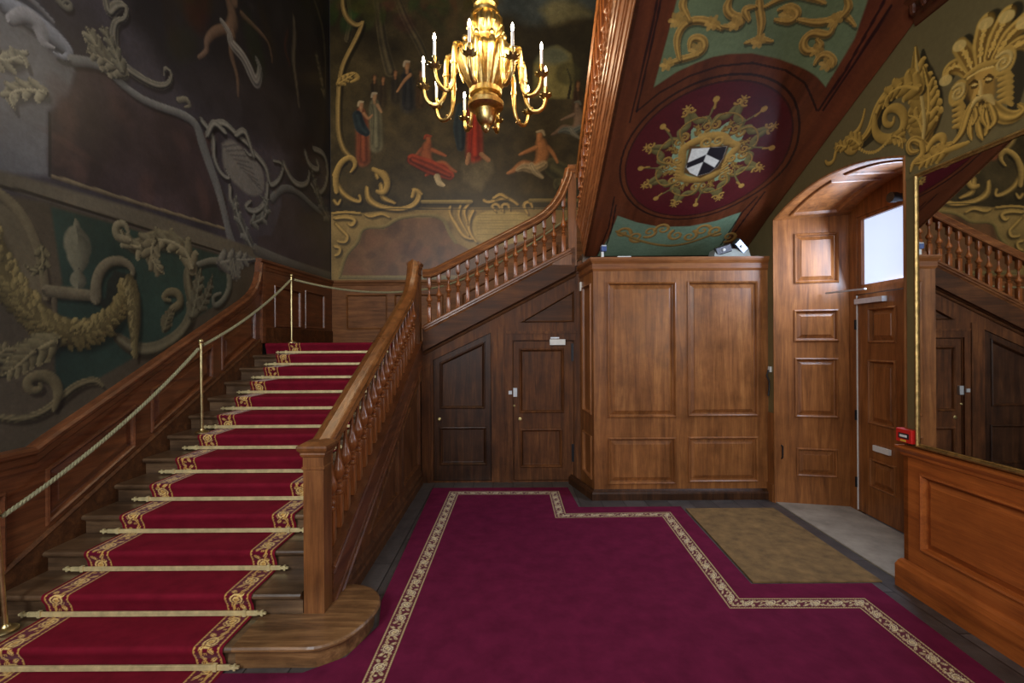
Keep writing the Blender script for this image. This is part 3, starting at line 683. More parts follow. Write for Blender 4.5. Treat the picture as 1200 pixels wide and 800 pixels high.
tag(MB().box(x - 0.075, 5.03, 2.6685, x + 0.075, 5.12, 2.688, None, 0.004).build('junction_box', WHITE), 'flat white junction box lying on top of the cupboard', 'box')
p0 = TCS(0.12, 2.46, 0.0)
tag(MB().box(0.03, 0.0, 2.36, 0.085, 0.018, 2.47, lambda a, b, c: TCS(a, c, b + 0.001), 0.004).build('sensor', WHITE), 'small white sensor on the side of the cupboard next to the stair', 'sensor')

# ------------------------------------------------------------------ spandrel with two doors under the middle flight
SY = 5.66
zS = lambda X: 0.512 * X + 2.512
def TS(u, v, h): return (u, SY - h, v)
def atS(px, py): return atY(px, py, SY)
spn = S(empty('trim_8', (0, SY, 0)), 'dark oak panelling with two doors below the middle flight', 'panelling')
d1 = [(-0.985, 0.02), (-0.262, 0.02), (-0.262, 1.862), (-0.985, 1.525)]
d2p = rect(0.012, 0.02, 0.765, 1.757)
tri = [(0.07, 1.985), (0.775, 1.985), (0.775, 2.375), (0.70, 2.36)]
tri = [(0.10, 1.985), (0.775, 1.985), (0.775, 2.38)]
panelled(spn, TS, [(-1.13, 0.0), (0.87, 0.0), (0.87, zS(0.87) - 0.2), (-1.13, zS(-1.13) - 0.2)], [tri], W_DARK, W_DARKX, 0.03, FLAT, 0.7, [d1, d2p])
# door surround and posts
m = MB().prism([(-0.06, 0), (-0.06, 1.845), (0.835, 1.845), (0.835, 0), (0.775, 0), (0.775, 1.767), (0.002, 1.767), (0.002, 0)], 0.0, 0.022, TS)
m.prism([(-0.06, 1.845), (-0.075, 1.875), (0.85, 1.875), (0.835, 1.845)], 0.0, 0.034, TS); m.build('architrave', W_DARK, spn)
MB().prism([(-0.17, 0), (-0.095, 0), (-0.095, 1.95), (-0.17, 1.92)], 0.0, 0.012, TS).build('post', W_DARK, spn)
MB().prism([(0.80, 0), (0.872, 0), (0.872, 2.7), (0.80, 2.65)], 0.0, 0.018, TS).build('post', W_DARK, spn)
MB().prism([(-1.13, 0.0), (-1.02, 0.0), (-1.02, 1.45), (-1.13, 1.40)], 0.0, 0.015, TS).build('post', W_DARK, spn)
for off, hh in ((0.30, 0.02), (0.345, 0.014)):
    MB().sweep([TS(-1.1, zS(-1.1) - off, 0), TS(0.86, zS(0.86) - off, 0)], [(0, -0.02), (hh, -0.016), (hh + 0.008, 0.0), (hh, 0.016), (0, 0.02)], (0, -1, 0)).build('sloping_moulding', W_DARKX, spn)
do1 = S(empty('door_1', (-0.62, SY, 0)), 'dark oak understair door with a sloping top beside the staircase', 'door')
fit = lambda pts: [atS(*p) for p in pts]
panelled(do1, TS, inset(d1, 0.006), [fit([(515, 479), (568.5, 479), (568.5, 399.5), (515, 425)]), prect(atS, 515, 500, 570.5, 545)], W_DARK_SHADE, W_DARK_SHADE, 0.03, FLAT, 1.2, fname='door_leaf', h=-0.008)
kb = MB(); kb.lathe([(0.0, 0), (0.02, 0), (0.02, 0.006), (0.008, 0.01), (0.008, 0.03), (0.018, 0.04), (0.018, 0.055), (0.0, 0.06)], (0, 0, 0), 14)
kx, kz = atS(515, 491); kb.v = [(kx + p[0], SY - p[2] + 0.006, kz + p[1]) for p in kb.v]; kb.build('knob', BRASS_D, do1)
do2 = S(empty('door_2', (0.39, SY, 0)), 'brown two-panel understair door with a white closer beside the cupboard', 'door')
panelled(do2, TS, inset(d2p, 0.006), [prect(atS, 608, 408, 661.5, 484), prect(atS, 609, 502, 659.5, 548)], W_DARK, W_DARK, 0.03, FLAT, 1.3, fname='door_leaf', h=-0.008)
MB().prism(prect(atS, 644, 397.5, 662, 404), -0.01, 0.05, TS).build('door_closer', WHITE, do2)['label'] = 'white door closer'
MB().prism(prect(atS, 645, 395, 655, 396.5), 0.0, 0.03, TS).build('closer_arm', STEEL, do2)
MB().prism(prect(atS, 601.5, 454.5, 606, 464.5), -0.009, 0.02, TS).build('lock', STEEL, do2)['label'] = 'bright steel lock'
MB().prism(prect(atS, 596, 457.5, 600, 461.5), 0.0, 0.04, TS).build('lock_keep', STEEL, do2)
for px, py, r in ((602.5, 475.5, 0.016), (609.5, 491, 0.022)):
    kb = MB(); kb.lathe([(0.0, 0), (r, 0), (r, 0.006), (r * 0.5, 0.010), (0.0, 0.006)], (0, 0, 0), 14); kx, kz = atS(px, py)
    kb.v = [(kx + p[0], SY - p[2] + 0.007, kz + p[1]) for p in kb.v]; kb.build('keyhole_plate', BRASS_D, do2)
for zz in (0.25, 1.5):
    MB().prism(rect(0.735, zz, 0.765, zz + 0.22), -0.012, 0.003, TS).build('hinge', IRON, do2)

# ------------------------------------------------------------------ stair dado on the left wall, landing dado, back dado
def TL(u, v, h): return (-3.1 + h, u, v)
zn = lambda Y: 0.502 * Y - 1.095
capline = [(-2.55, 1.06), (2.90, 1.06), (2.985, 1.11), (5.17, 2.205), (5.30, 2.285), (5.40, 2.375), (5.47, 2.48), (5.51, 2.60), (5.525, 2.72)]
sd = S(empty('trim_9', (-3.1, 4.0, 0)), 'reddish oak dado climbing the left wall beside the stairs', 'panelling')
def capz(Y): return float(np.interp(Y, [p[0] for p in capline], [p[1] for p in capline]))
pans = []
for y0, y1 in ((2.985, 3.70), (3.86, 4.66), (4.80, 5.44)):
    pans.append([(y0, zn(y0) + 0.15), (y1, zn(y1) + 0.15), (y1, min(capz(y1), 0.496 * y1 - 0.361 + 0.03) - 0.21), (y0, 0.496 * y0 - 0.361 - 0.19)])
pans.append([(1.3, 0.25), (2.75, 0.25), (2.75, 0.86), (1.3, 0.86)])
panelled(sd, TL, [(-2.55, 0.0), (2.42, 0.0), (5.56, 1.60), (5.56, 2.72)] + capline[::-1][1:], pans, W_DADO, W_DADO, 0.028, RAISED, 1.15, h=0.03)
MB().sweep([TL(y, z, 0.03) for y, z in capline], [(-0.02, -0.11), (0.008, -0.105), (0.012, -0.075), (0.022, -0.06), (0.030, -0.02), (0.052, 0.0), (0.056, 0.02), (0.04, 0.036), (-0.028, 0.04)], (1, 0, 0)).build('dado_cap', W_DADO, sd)
MB().prism([(2.45, 0.0), (2.45, zn(2.45) + 0.09), (5.56, zn(5.56) + 0.09), (5.56, zn(5.56) - 0.16), (2.7, 0.0)], 0.0, 0.048, TL).build('wall_string', W_DARKX, sd)
MB().sweep([TL(2.45, zn(2.45) + 0.10, 0.03), TL(5.56, zn(5.56) + 0.10, 0.03)], [(0, -0.012), (0.018, -0.012), (0.022, 0.0), (0.010, 0.018), (0, 0.02)], (1, 0, 0)).build('string_bead', W_DARKX, sd)
LZ = 13 * 0.134
ld = S(empty('trim_10', (-3.1, 6.7, LZ)), 'dark oak dado on the left wall of the landing', 'panelling')
atL = lambda px, py: atX(px, py, -3.07)
panelled(ld, TL, rect(5.565, LZ, 7.77, 2.74), [prect(atL, 321.5, 334, 352.5, 385), prect(atL, 357.5, 340, 380.5, 386)], W_DADO, W_DADO, 0.028, FLAT, 1.0, h=0.03)
MB().sweep([TL(5.50, 2.745, 0.03), TL(7.77, 2.775, 0.03)], [(-0.02, -0.10), (0.008, -0.095), (0.012, -0.06), (0.022, -0.05), (0.030, -0.02), (0.05, 0.0), (0.052, 0.02), (0.04, 0.032), (-0.028, 0.035)], (1, 0, 0)).build('dado_cap', W_DADO, ld)
MB().box(-3.07, 5.535, LZ + 0.01, -3.03, 5.60, 2.72).build('post', W_DADO, ld)
MB().prism(rect(5.60, LZ + 0.002, 7.77, LZ + 0.20), 0.03, 0.05, TL).build('plinth', W_DARKX, ld)
def TBk(u, v, h): return (u, 7.8 - h, v)
bd = S(empty('trim_11', (-1, 7.8, LZ)), 'brown oak dado along the back wall of the landing', 'panelling')
atB = lambda px, py: atY(px, py, 7.77)
bp = [prect(atB, 405.5, 345, 454, 386)]
w = bp[0][1][0] - bp[0][0][0]; x0 = bp[0][0][0]
bp.append(rect(bp[0][1][0] + 0.12, bp[0][0][1], -1.16, bp[0][2][1]))
outer = [(-3.07, LZ), (-0.9, LZ), (1.0, LZ + 0.973), (2.85, LZ + 0.973), (2.85, 3.80), (1.0, 3.80), (-0.99, 2.77), (-3.07, 2.77)]
for a_, b_ in ((-0.85, -0.1), (0.05, 0.8)):
    f0 = lambda X: LZ + 0.512 * (X + 0.9); bp.append([(a_, f0(a_) + 0.33), (b_, f0(b_) + 0.33), (b_, f0(b_) + 0.80), (a_, f0(a_) + 0.80)])
panelled(bd, TBk, outer, bp, W_DADOX, W_DADOX, 0.028, FLAT, 1.0, h=0.03)
MB().sweep([TBk(-3.07, 2.775, 0.03), TBk(-0.99, 2.775, 0.03), TBk(1.0, 3.80, 0.03), TBk(2.85, 3.80, 0.03)], [(-0.02, -0.10), (0.008, -0.095), (0.012, -0.06), (0.022, -0.05), (0.030, -0.02), (0.05, 0.0), (0.052, 0.02), (0.04, 0.032), (-0.028, 0.035)], (0, -1, 0)).build('dado_cap', W_DADOX, bd)
MB().prism(rect(-3.05, LZ + 0.002, -0.95, LZ + 0.20), 0.03, 0.05, TBk).build('plinth', W_DADOX, bd)
# ------------------------------------------------------------------ lower flight
R_, G_, Y0_, NR = 0.134, 0.267, 2.448, 13
SXL, SXR = -3.05, -1.215
lf = empty('staircase', (-2.1, 2.45, 0), 'dark oak lower staircase with turned balusters rising to the landing', 'staircase')
def step_profile(n):
    y, z0, z1 = Y0_ + n * G_, n * R_, (n + 1) * R_
    back = y + G_ + 0.015
    return [(y, z0 + 0.001), (y, z1 - 0.052), (y - 0.008, z1 - 0.046), (y - 0.012, z1 - 0.036), (y - 0.030, z1 - 0.032), (y - 0.037, z1 - 0.022), (y - 0.037, z1 - 0.012), (y - 0.030, z1 - 0.002), (y - 0.02, z1), (back, z1), (back, z0 + 0.001)]
for n in range(NR - 1):
    m = MB(); pr = step_profile(n)
    if n: pr = pr[:-1] + [(Y0_ + n * G_ + G_ + 0.015, n * R_ - 0.02), (Y0_ + n * G_ + 0.02, n * R_ - 0.02)]
    m.prism(pr, SXL, -1.50 if n == 0 else -1.257 if n == 1 else SXR, lambda u, v, h: (h, u, v))
    m.build('step', W_STEP, lf)
m = MB(); m.prism([(Y0_ + 12 * G_, LZ - R_ - 0.02), (Y0_ + 12 * G_, LZ - 0.05), (Y0_ + 12 * G_ - 0.035, LZ - 0.03), (Y0_ + 12 * G_ - 0.035, LZ - 0.008), (Y0_ + 12 * G_ - 0.025, LZ), (7.76, LZ), (7.76, LZ - 0.18), (Y0_ + 12 * G_ + 0.05, LZ - 0.18)], SXL, -1.135, lambda u, v, h: (h, u, v)); m.box(-1.134, 5.72, LZ - 0.17, -0.945, 7.75, LZ)
m.build('landing', W_STEP, lf)
# curtail end of the bottom step
cur = [(-1.10, Y0_)]
for i in range(13):
    a = -PI / 2 + PI / 2 * i / 12; cur.append((-1.10 + 0.235 * math.cos(a), 2.80 + (2.80 - Y0_) * math.sin(a)))
for i in range(1, 9):
    a = PI / 2 * i / 8; cur.append((-1.10 + 0.235 * math.cos(a), 2.80 + 0.22 * math.sin(a)))
cur.append((-1.24, 3.02)); cur.append((-1.24, 2.712)); cur.append((-1.50, 2.712)); cur.append((-1.50, Y0_))
cur = cur[1:] 
def off(d):
    q = inset(cur, -d); return [(max(p[0], -1.4995) if abs(o[0] + 1.50) < 1e-6 else p[0], min(p[1], 2.7125) if abs(o[1] - 2.712) < 1e-6 else p[1]) for p, o in zip(q, cur)]
m = MB(); ringz = [(0.001, 0.0), (0.082, 0.0), (0.088, 0.008), (0.098, 0.012), (0.102, 0.030), (0.112, 0.037), (0.122, 0.037), (0.132, 0.030), (0.134, 0.02)]
m.loops([[(p[0], p[1], z + 0.0004) for p in off(d)] for z, d in ringz], True, (True, True)); m.build('curtail_step', W_CURT, lf)
# closed outer string, panelled side
zst = lambda Y: 0.502 * Y - 1.062
def TSide(u, v, h): return (-1.135 + h, u, v)
sp_ = [(2.835, 0.14), (3.03, 0.14), (3.03, 0.001), (5.63, 0.001), (5.63, zst(5.63)), (2.835, zst(2.835))]
P1 = [(3.42, 0.25), (4.50, 0.25), (4.50, zst(4.50) - 0.42), (3.50, 0.275)]
P1 = [(3.55, 0.25), (4.50, 0.25), (4.50, zst(4.50) - 0.42)]
P2 = [(4.66, 0.25), (5.52, 0.25), (5.52, zst(5.52) - 0.42), (4.66, zst(4.66) - 0.42)]
panelled(lf, TSide, sp_, [P1, P2], W_DARK, W_DARK, 0.075, FLAT, 0.9, fname='side_panelling', pname='side_panel')
MB().prism([(2.835, zst(2.835) - 0.30), (2.835, zst(2.835)), (5.63, zst(5.63)), (5.63, zst(5.63) - 0.30)], 0.001, 0.016, TSide).build('outer_string', W_DARKX if False else W_DADO, lf)
for off_, hh in ((-0.012, 0.03), (-0.055, 0.022), (-0.245, 0.024), (-0.30, 0.03), (-0.345, 0.016)):
    MB().sweep([TSide(2.835, zst(2.835) + off_, 0), TSide(5.63, zst(5.63) + off_, 0)], [(0, -0.016), (hh * 0.7, -0.014), (hh, 0.0), (hh * 0.7, 0.012), (0, 0.014)], (1, 0, 0)).build('string_moulding', W_DADO, lf)
MB().prism([(2.835, zst(2.835) - 0.012), (2.835, zst(2.835) + 0.012), (5.60, zst(5.60) + 0.012), (5.60, zst(5.60) - 0.012)], -0.09, 0.028, TSide).build('string_cap', W_DADO, lf)  # darker oak puts the shadow behind the balusters into the cap
MB().plan([(-1.135, 5.63), (-1.135, 3.03)], [(0.0, 0.001), (0.03, 0.001), (0.03, 0.07), (0.02, 0.085), (0.02, 0.13), (0.006, 0.15), (0.0, 0.16)], True).build('plinth', W_DARKX, lf)

# newel post
def square_newel(x, y, z0, z1, w, name, parent, mat, capw=0.026, cap=True):
    h = w / 2; m = MB()
    def ring(z, e): return [(x - h - e, y - h - e, z), (x + h + e, y - h - e, z), (x + h + e, y + h + e, z), (x - h - e, y + h + e, z)]
    rr = [ring(z0, 0), ring(z1 - 0.165, 0)]
    if cap:
        rr += [ring(z1 - 0.160, 0.007), ring(z1 - 0.148, 0.007), ring(z1 - 0.143, 0.001), ring(z1 - 0.09, 0.001), ring(z1 - 0.085, 0.008), ring(z1 - 0.07, 0.014), ring(z1 - 0.062, 0.012), ring(z1 - 0.045, capw), ring(z1 - 0.03, capw + 0.004), ring(z1 - 0.018, capw + 0.002), ring(z1 - 0.012, capw - 0.01), ring(z1, -0.01)]
    else: rr += [ring(z1, 0)]
    m.loops(rr, True, (True, True)); return m.build(name, mat, parent)
NX, NY = -1.190, 2.775
square_newel(NX, NY, 0.1345, 1.155, 0.122, 'newel_post', lf, W_NEWEL)
HR0 = [(-0.045, -0.075), (-0.052, -0.060), (-0.040, -0.045), (-0.048, -0.025), (-0.056, -0.008), (-0.050, 0.008), (-0.030, 0.020), (-0.018, 0.024), (0.0, 0.032), (0.018, 0.024), (0.030, 0.020), (0.050, 0.008), (0.056, -0.008), (0.048, -0.025), (0.040, -0.045), (0.052, -0.060), (0.045, -0.075)]
HR = [(a * 1.22, b * 1.1 + 0.008) for a, b in HR0]
hrz = lambda Y: 1.135 + 0.485 * (Y - 2.86)
path = [(NX, 2.80, hrz(2.80))] + [(NX, y, hrz(y)) for y in (3.4, 4.0, 4.6, 5.0)]
path += [(NX, 5.12, hrz(5.12)), (NX, 5.24, hrz(5.24) + 0.02), (NX, 5.35, hrz(5.35) + 0.07), (NX, 5.43, hrz(5.43) + 0.15), (NX, 5.48, hrz(5.48) + 0.26), (NX, 5.505, 2.62), (NX, 5.52, 2.72)]
MB().sweep(path, HR, (1, 0, 0), True, True).build('handrail', W_RAIL, lf)
square_newel(NX, 5.60, 1.26, 2.735, 0.13, 'newel_post', lf, W_NEWEL, 0.02)
m = MB(); m.lathe([(0.0, 0), (0.02, 0.005), (0.035, 0.03), (0.03, 0.05), (0.05, 0.06), (0.055, 0.08)], (NX, 5.60, 1.18), 14); m.build('newel_drop', W_NEWEL, lf)

def baluster_mesh(H, b0, b1, s=0.024):
    """turned baluster between square blocks; H total, b0/b1 block lengths"""
    m = MB()
    m.box(-s, -s, 0, s, s, b0, None, 0.002); m.box(-s, -s, H - b1, s, s, H, None, 0.002)
    t = H - b0 - b1
    k = [(0.020, 0), (0.025, 0.015), (0.026, 0.03), (0.018, 0.045), (0.015, 0.07), (0.024, 0.10), (0.027, 0.125), (0.022, 0.15), (0.013, 0.175), (0.024, 0.20), (0.025, 0.215), (0.015, 0.235), (0.022, 0.265), (0.034, 0.31), (0.039, 0.36), (0.038, 0.405), (0.030, 0.46), (0.021, 0.53), (0.015, 0.61), (0.0125, 0.70), (0.0115, 0.80), (0.012, 0.90), (0.016, 0.945), (0.022, 0.965), (0.018, 0.985), (0.021, 1.0)]
    m.lathe([(r * s / 0.024, b0 + t * q) for r, q in k], (0, 0, 0), 12); return m
def copies(first, spots, parent):
    out = []
    for i, p in enumerate(spots):
        o = first if i == 0 else first.copy()
        if i: COL.objects.link(o); o.parent = parent; o.matrix_parent_inverse = first.matrix_parent_inverse.copy()
        o.location = p; out.append(o)
    return out
spots = []
y = 2.975
while y < 5.50: spots.append((NX, y, zst(y) + 0.0)); y += 0.131
b = baluster_mesh(0.72, 0.22, 0.07, 0.026).build('baluster', W_BAL, lf)
# the sloping rail sits 0.67 above the string
copies(b, spots, lf)

# ------------------------------------------------------------------ middle flight along the back of the well
mf = empty('staircase', (0.0, 6.7, LZ), 'middle staircase with balusters rising to the right above the doors', 'staircase')
for k in range(7):
    x = -0.94 + 0.26 * k; zz = LZ + 0.139 * (k + 1)
    MB().box(x, 5.70, zz - 0.20, x + 0.26, 7.74, zz).build('step', W_STEP, mf)
MB().box(0.89, 5.70, LZ + 0.90, 2.72, 7.74, LZ + 1.10).build('landing', W_STEP, mf)
MB().prism([(-1.100, zS(-1.125) - 0.30), (0.78, zS(0.78) - 0.30), (0.78, zS(0.78)), (-1.100, zS(-1.100))], 0.035, 0.068, TS).build('outer_string', W_DARKX, mf)
MB().sweep([TS(-1.100, zS(-1.125), 0.035), TS(0.72, zS(0.72), 0.035)], [(-0.09, -0.004), (0.034, -0.07), (0.04, -0.055), (0.052, -0.045), (0.052, -0.03), (0.064, -0.02), (0.064, 0.0), (0.05, 0.012), (-0.09, 0.012)], (0, -1, 0)).build('string_cap', W_RAILX, mf)
MB().prism(rect(0.50, zS(0.65) - 0.16, 0.74, zS(0.65) - 0.03), 0.066, 0.078, TS).build('block', W_NEWEL, mf)
RY_ = 5.655
rz = lambda X: 0.505 * X + 3.125
path = [(-1.098, RY_, rz(-0.99) - 0.0), (-1.02, RY_, rz(-0.99)), (-0.95, RY_, rz(-0.95) + 0.002)] + [(x, RY_, rz(x)) for x in (-0.5, 0.0, 0.30)]
path += [(0.40, RY_, rz(0.40) + 0.015), (0.50, RY_, rz(0.50) + 0.06), (0.58, RY_, rz(0.58) + 0.13), (0.64, RY_, rz(0.64) + 0.235), (0.68, RY_, 3.78), (0.70, RY_, 3.88), (0.73, RY_, 3.895), (0.79, RY_, 3.895)]
MB().sweep(path, HR0, (0, -1, 0), True, True).build('handrail', W_RAILX, mf)
square_newel(0.755, 5.665, 2.68, 3.93, 0.10, 'newel_post', mf, W_NEWEL, 0.014, False)
bs = []
x = -1.025
while x < 0.72:
    bs.append((x, RY_, zS(x) - 0.005)); x += 0.1195
b2 = baluster_mesh(0.60, 0.20, 0.16, 0.023).build('baluster', W_BAL, mf)
copies(b2, bs[:-1], mf)
b3 = baluster_mesh(0.92, 0.22, 0.34, 0.023).build('baluster', W_BAL, mf); b3.location = bs[-1]

# ------------------------------------------------------------------ upper flight with its painted soffit
zsf = lambda Y: 6.053 - 0.583 * Y
XS = 0.895
uf = empty('staircase', (1.9, 5.6, 2.7), 'upper staircase over the cupboard with painted soffit and carved string', 'staircase')
YT, YBm = 3.05, 5.59
def TU(off_x, Y, dz): return (off_x, Y, zsf(Y) + dz)
prof = [(0.0, 0.0), (0.008, 0.004), (0.008, 0.03), (0.02, 0.045), (0.02, 0.13), (0.034, 0.14), (0.034, 0.17), (0.045, 0.18), (0.045, 0.30), (0.060, 0.315), (0.066, 0.345), (0.078, 0.355), (0.084, 0.385), (0.092, 0.40), (0.092, 0.44), (0.086, 0.455), (-0.03, 0.455)]
P = [(XS, YBm), (XS, YT)]
MB().loops([[(XS - a, Y, zsf(Y) + b) for a, b in prof] for Y in (YBm, YT)], False).build('outer_string', W_FASC, uf)
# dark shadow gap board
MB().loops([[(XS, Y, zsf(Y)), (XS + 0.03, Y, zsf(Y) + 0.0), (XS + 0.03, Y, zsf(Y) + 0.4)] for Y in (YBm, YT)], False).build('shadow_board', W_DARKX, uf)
yy = 5.55
bead = MB(); 
while yy > YT:
    c = (XS - 0.093, yy, zsf(yy) + 0.42)
    bead.loops([[(c[0], c[1] - 0.02, c[2] - 0.012), (c[0], c[1] + 0.02, c[2] - 0.035), (c[0], c[1] + 0.02, c[2] + 0.0), (c[0], c[1] - 0.02, c[2] + 0.022)], [(c[0] - 0.012, c[1] - 0.01, c[2] - 0.006), (c[0] - 0.012, c[1] + 0.01, c[2] - 0.018), (c[0] - 0.012, c[1] + 0.01, c[2] - 0.006), (c[0] - 0.012, c[1] - 0.01, c[2] + 0.006)]], True, (False, True)); yy -= 0.06
bead.build('carved_moulding', W_FASC, uf)
k = 0
for k in range(9):
    y = 5.58 - 0.267 * k; zz = zsf(5.58) + 0.12 + 0.156 * (k + 1)
    ya = max(y - 0.267, YT)
    MB().prism([(ya, zsf(ya) + 0.05), (y, zsf(y) + 0.05), (y, zz), (ya, zz)], XS + 0.04, 2.72, lambda u, v, h: (h, u, v)).build('step', W_STEP, uf)
uh = lambda Y: zsf(Y) + 1.02 + 0.16 * (5.468 - Y)
XH = 0.845
HRu = [(-a * 1.0, b) for a, b in HR0]
MB().sweep([(XH, 5.585, uh(5.585)), (XH, 5.0, uh(5.0)), (XH, 4.4, uh(4.4)), (XH, 3.8, uh(3.8)), (XH, 3.1, uh(3.1))], HRu, (-1, 0, 0), True, True).build('handrail', W_RAIL, uf)
bs = []; y = 5.50
while y > 3.12: bs.append((XH - 0.006, y, zsf(y) + 0.45)); y -= 0.118
b4 = baluster_mesh(0.62, 0.16, 0.26, 0.027).build('baluster', W_BAL, uf)
cps = copies(b4, bs, uf)
for o, p in zip(cps, bs): o.scale = (1, 1, (uh(p[1]) - 0.06 - p[2]) / 0.62)

# upper gallery running on from the flight
gl = S(empty('trim_12', (1.9, 0.5, 4.2)), 'gallery floor and cornice high on the right', 'gallery')
gz = zsf(YT) 
MB().box(XS + 0.03, -2.58, gz, RWX - 0.14, YT - 0.002, gz + 0.40).build('gallery_floor', W_SOFF, gl)
MB().loops([[(XS - a, Y, gz + b) for a, b in prof] for Y in (YT, -2.58)], False).build('gallery_string', W_FASC, gl)
MB().plan([RW(-2.5, 0)[:2], RW(3.12, 0)[:2]], [(0.0, 3.895), (0.012, 3.90), (0.02, 3.95), (0.045, 3.97), (0.06, 4.02), (0.09, 4.05), (0.09, 4.10), (0.12, 4.14), (0.12, gz), (0.0, gz)], True).build('cornice', W_SOFF, gl)
eg = MB(); y = 3.08
while y > 0.5:
    c = RW(y, 3.985, 0.058); eg.lathe([(0.0, -0.045), (0.016, -0.035), (0.024, 0.0), (0.018, 0.03), (0.0, 0.04)], c, 8); y -= 0.085
eg.build('egg_moulding', W_SOFF, gl)

# ------------------------------------------------------------------ carpets
RX0, RX1, BW = -2.775, -1.54, 0.145
def runner_path():
    P = [(0.9, 0.0105), (1.6, 0.0105), (2.2, 0.0105), (2.40, 0.0105)]
    for n in range(NR):
        y, z0, z1 = Y0_ + n * G_, n * R_, (n + 1) * R_
        zb = max(z0, 0.0) + (0.0105 if n == 0 else 0.007)
        P += [(y - 0.010, zb), (y - 0.012, zb + 0.02), (y - 0.022, z0 + 0.07), (y - 0.038, z1 - 0.035), (y - 0.045, z1 - 0.018), (y - 0.044, z1 - 0.004), (y - 0.036, z1 + 0.005), (y - 0.02, z1 + 0.007), (y + 0.08, z1 + 0.007), (y + 0.17, z1 + 0.007)]
    P += [(6.6, LZ + 0.007), (7.6, LZ + 0.007)]
    return P
RP = np.array(runner_path())
seg = np.hypot(*np.diff(RP, axis=0).T); ln = np.concatenate([[0], np.cumsum(seg)])
run = empty('stair_carpet', (-2.16, 2.4, 0.01), 'crimson stair runner with gold scroll borders running up the steps', 'carpet')
us = np.unique(np.concatenate([ln, np.arange(0, ln[-1], 0.006)])); us = us[us < ln[-1] - 0.9]
def RPT(x0, lift=0.0):
    def T(u, v):
        y = np.interp(u, ln, RP[:, 0]); z = np.interp(u, ln, RP[:, 1])
        return np.stack([x0 + v, y, z], 1)
    return T
def shell(name, u_arr, x0, x1, mat, parent):
    m = MB(); rings = []
    for u in u_arr:
        y = float(np.interp(u, ln, RP[:, 0])); z = float(np.interp(u, ln, RP[:, 1])); rings.append([(x0, y, z), (x1, y, z)])
    m.loops(rings, False, smooth=True); o = m.build(name, mat, parent); return o
E1 = 0.016
shell('field', ln[:-1], RX0 + E1 + BW, RX1 - E1 - BW, RUNNER, run)
shell('edge', ln[:-1], RX0, RX0 + E1, RUNNER, run); shell('edge', ln[:-1], RX1 - E1, RX1, RUNNER, run)
for x0 in (RX0 + E1, RX1 - E1 - BW):
    grid_obj('border', us, np.linspace(0, BW, 27), RPT(x0), BORDER, lambda u, v: border_color(u, v / BW, BW, gold=rgb3(196, 150, 78), pale=rgb3(222, 188, 118)), run)
lc = empty('landing_carpet', (-2.1, 5.65, LZ), 'plain crimson carpet at the edges of the stair landing', 'carpet')
for xa, xb in ((SXL + 0.005, RX0 - 0.002), (RX1 + 0.002, -1.27)):
    yb = Y0_ + 12 * G_
    MB().loops([[(xa, y, z), (xb, y, z)] for y, z in [(yb - 0.010, LZ - R_ + 0.007), (yb - 0.022, LZ - 0.07), (yb - 0.043, LZ - 0.03), (yb - 0.043, LZ - 0.004), (yb - 0.03, LZ + 0.006), (7.6, LZ + 0.006)]], False).build('strip', RUNNER, lc)

# hall carpet
def J(*p): return p
ol = [(-0.955, 5.43), (0.655, 5.42), (0.69, 4.775), (1.76, 4.775), (1.70, 3.25), (2.56, 3.25), (2.47, 2.1), (2.20, -2.3), (-2.98, -2.3), (-2.98, 2.40), (-1.12, 2.40), (-0.93, 2.52), (-0.83, 2.80), (-0.89, 3.06)]
hc = empty('carpet', (0.5, 2.5, 0), 'large plum red hall carpet with a gold scroll border', 'carpet')
MB().prism(ol, 0.0005, 0.009, lambda u, v, h: (u, v, h)).build('field', CARPET, hc)
BWD = 0.118
bl = [(-0.80, -2.2), (-0.780, 2.34), (-0.738, 5.298), (0.534, 5.285), (0.534, 4.60), (1.60, 4.62), (1.525, 3.068), (2.365, 3.062), (2.333, 2.313), (2.16, -2.2)]
def miter_band(path, w, name, parent, z):
    n = len(path); nm = []; L = [0]
    for i in range(n - 1):
        dx, dy = path[i + 1][0] - path[i][0], path[i + 1][1] - path[i][1]; l = math.hypot(dx, dy); nm.append((dy / l, -dx / l)); L.append(L[-1] + l)
    ms = []
    for i in range(n):
        if i == 0: m_ = nm[0]
        elif i == n - 1: m_ = nm[-1]
        else: a, b = nm[i - 1], nm[i]; q = 1 + a[0] * b[0] + a[1] * b[1]; m_ = ((a[0] + b[0]) / q, (a[1] + b[1]) / q)
        ms.append(m_)
    u_all, pos, dirs = [], [], []
    for i in range(n - 1):
        k = max(2, int((L[i + 1] - L[i]) / 0.0055))
        for j in range(k + (1 if i == n - 2 else 0)):
            t = j / k; u_all.append(L[i] + t * (L[i + 1] - L[i])); pos.append((path[i][0] * (1 - t) + path[i + 1][0] * t, path[i][1] * (1 - t) + path[i + 1][1] * t)); dirs.append((ms[i][0] * (1 - t) + ms[i + 1][0] * t, ms[i][1] * (1 - t) + ms[i + 1][1] * t))
    u_all = np.array(u_all); pos = np.array(pos); dirs = np.array(dirs); idx = np.arange(len(u_all))
    def T(ui, v):
        k = np.round(ui).astype(int); return np.stack([pos[k, 0] + dirs[k, 0] * v, pos[k, 1] + dirs[k, 1] * v, np.full(len(v), z)], 1)
    return grid_obj(name, idx.astype(float), np.linspace(0, w, 24), T, BORDER, lambda ui, v: border_color(u_all[np.round(ui).astype(int)], v / w, w, red=rgb3(92, 22, 40), gold=rgb3(190, 164, 116), pale=rgb3(214, 196, 156)), parent)
miter_band(bl, BWD, 'border', hc, 0.0100)
tag(MB().prism([(1.79, 4.715), (2.70, 4.715), (2.655, 3.275), (1.725, 3.275)], 0.001, 0.012, lambda u, v, h: (u, v, h)).build('doormat', MATM), 'worn brown coir doormat set into the carpet by the entrance', 'doormat')

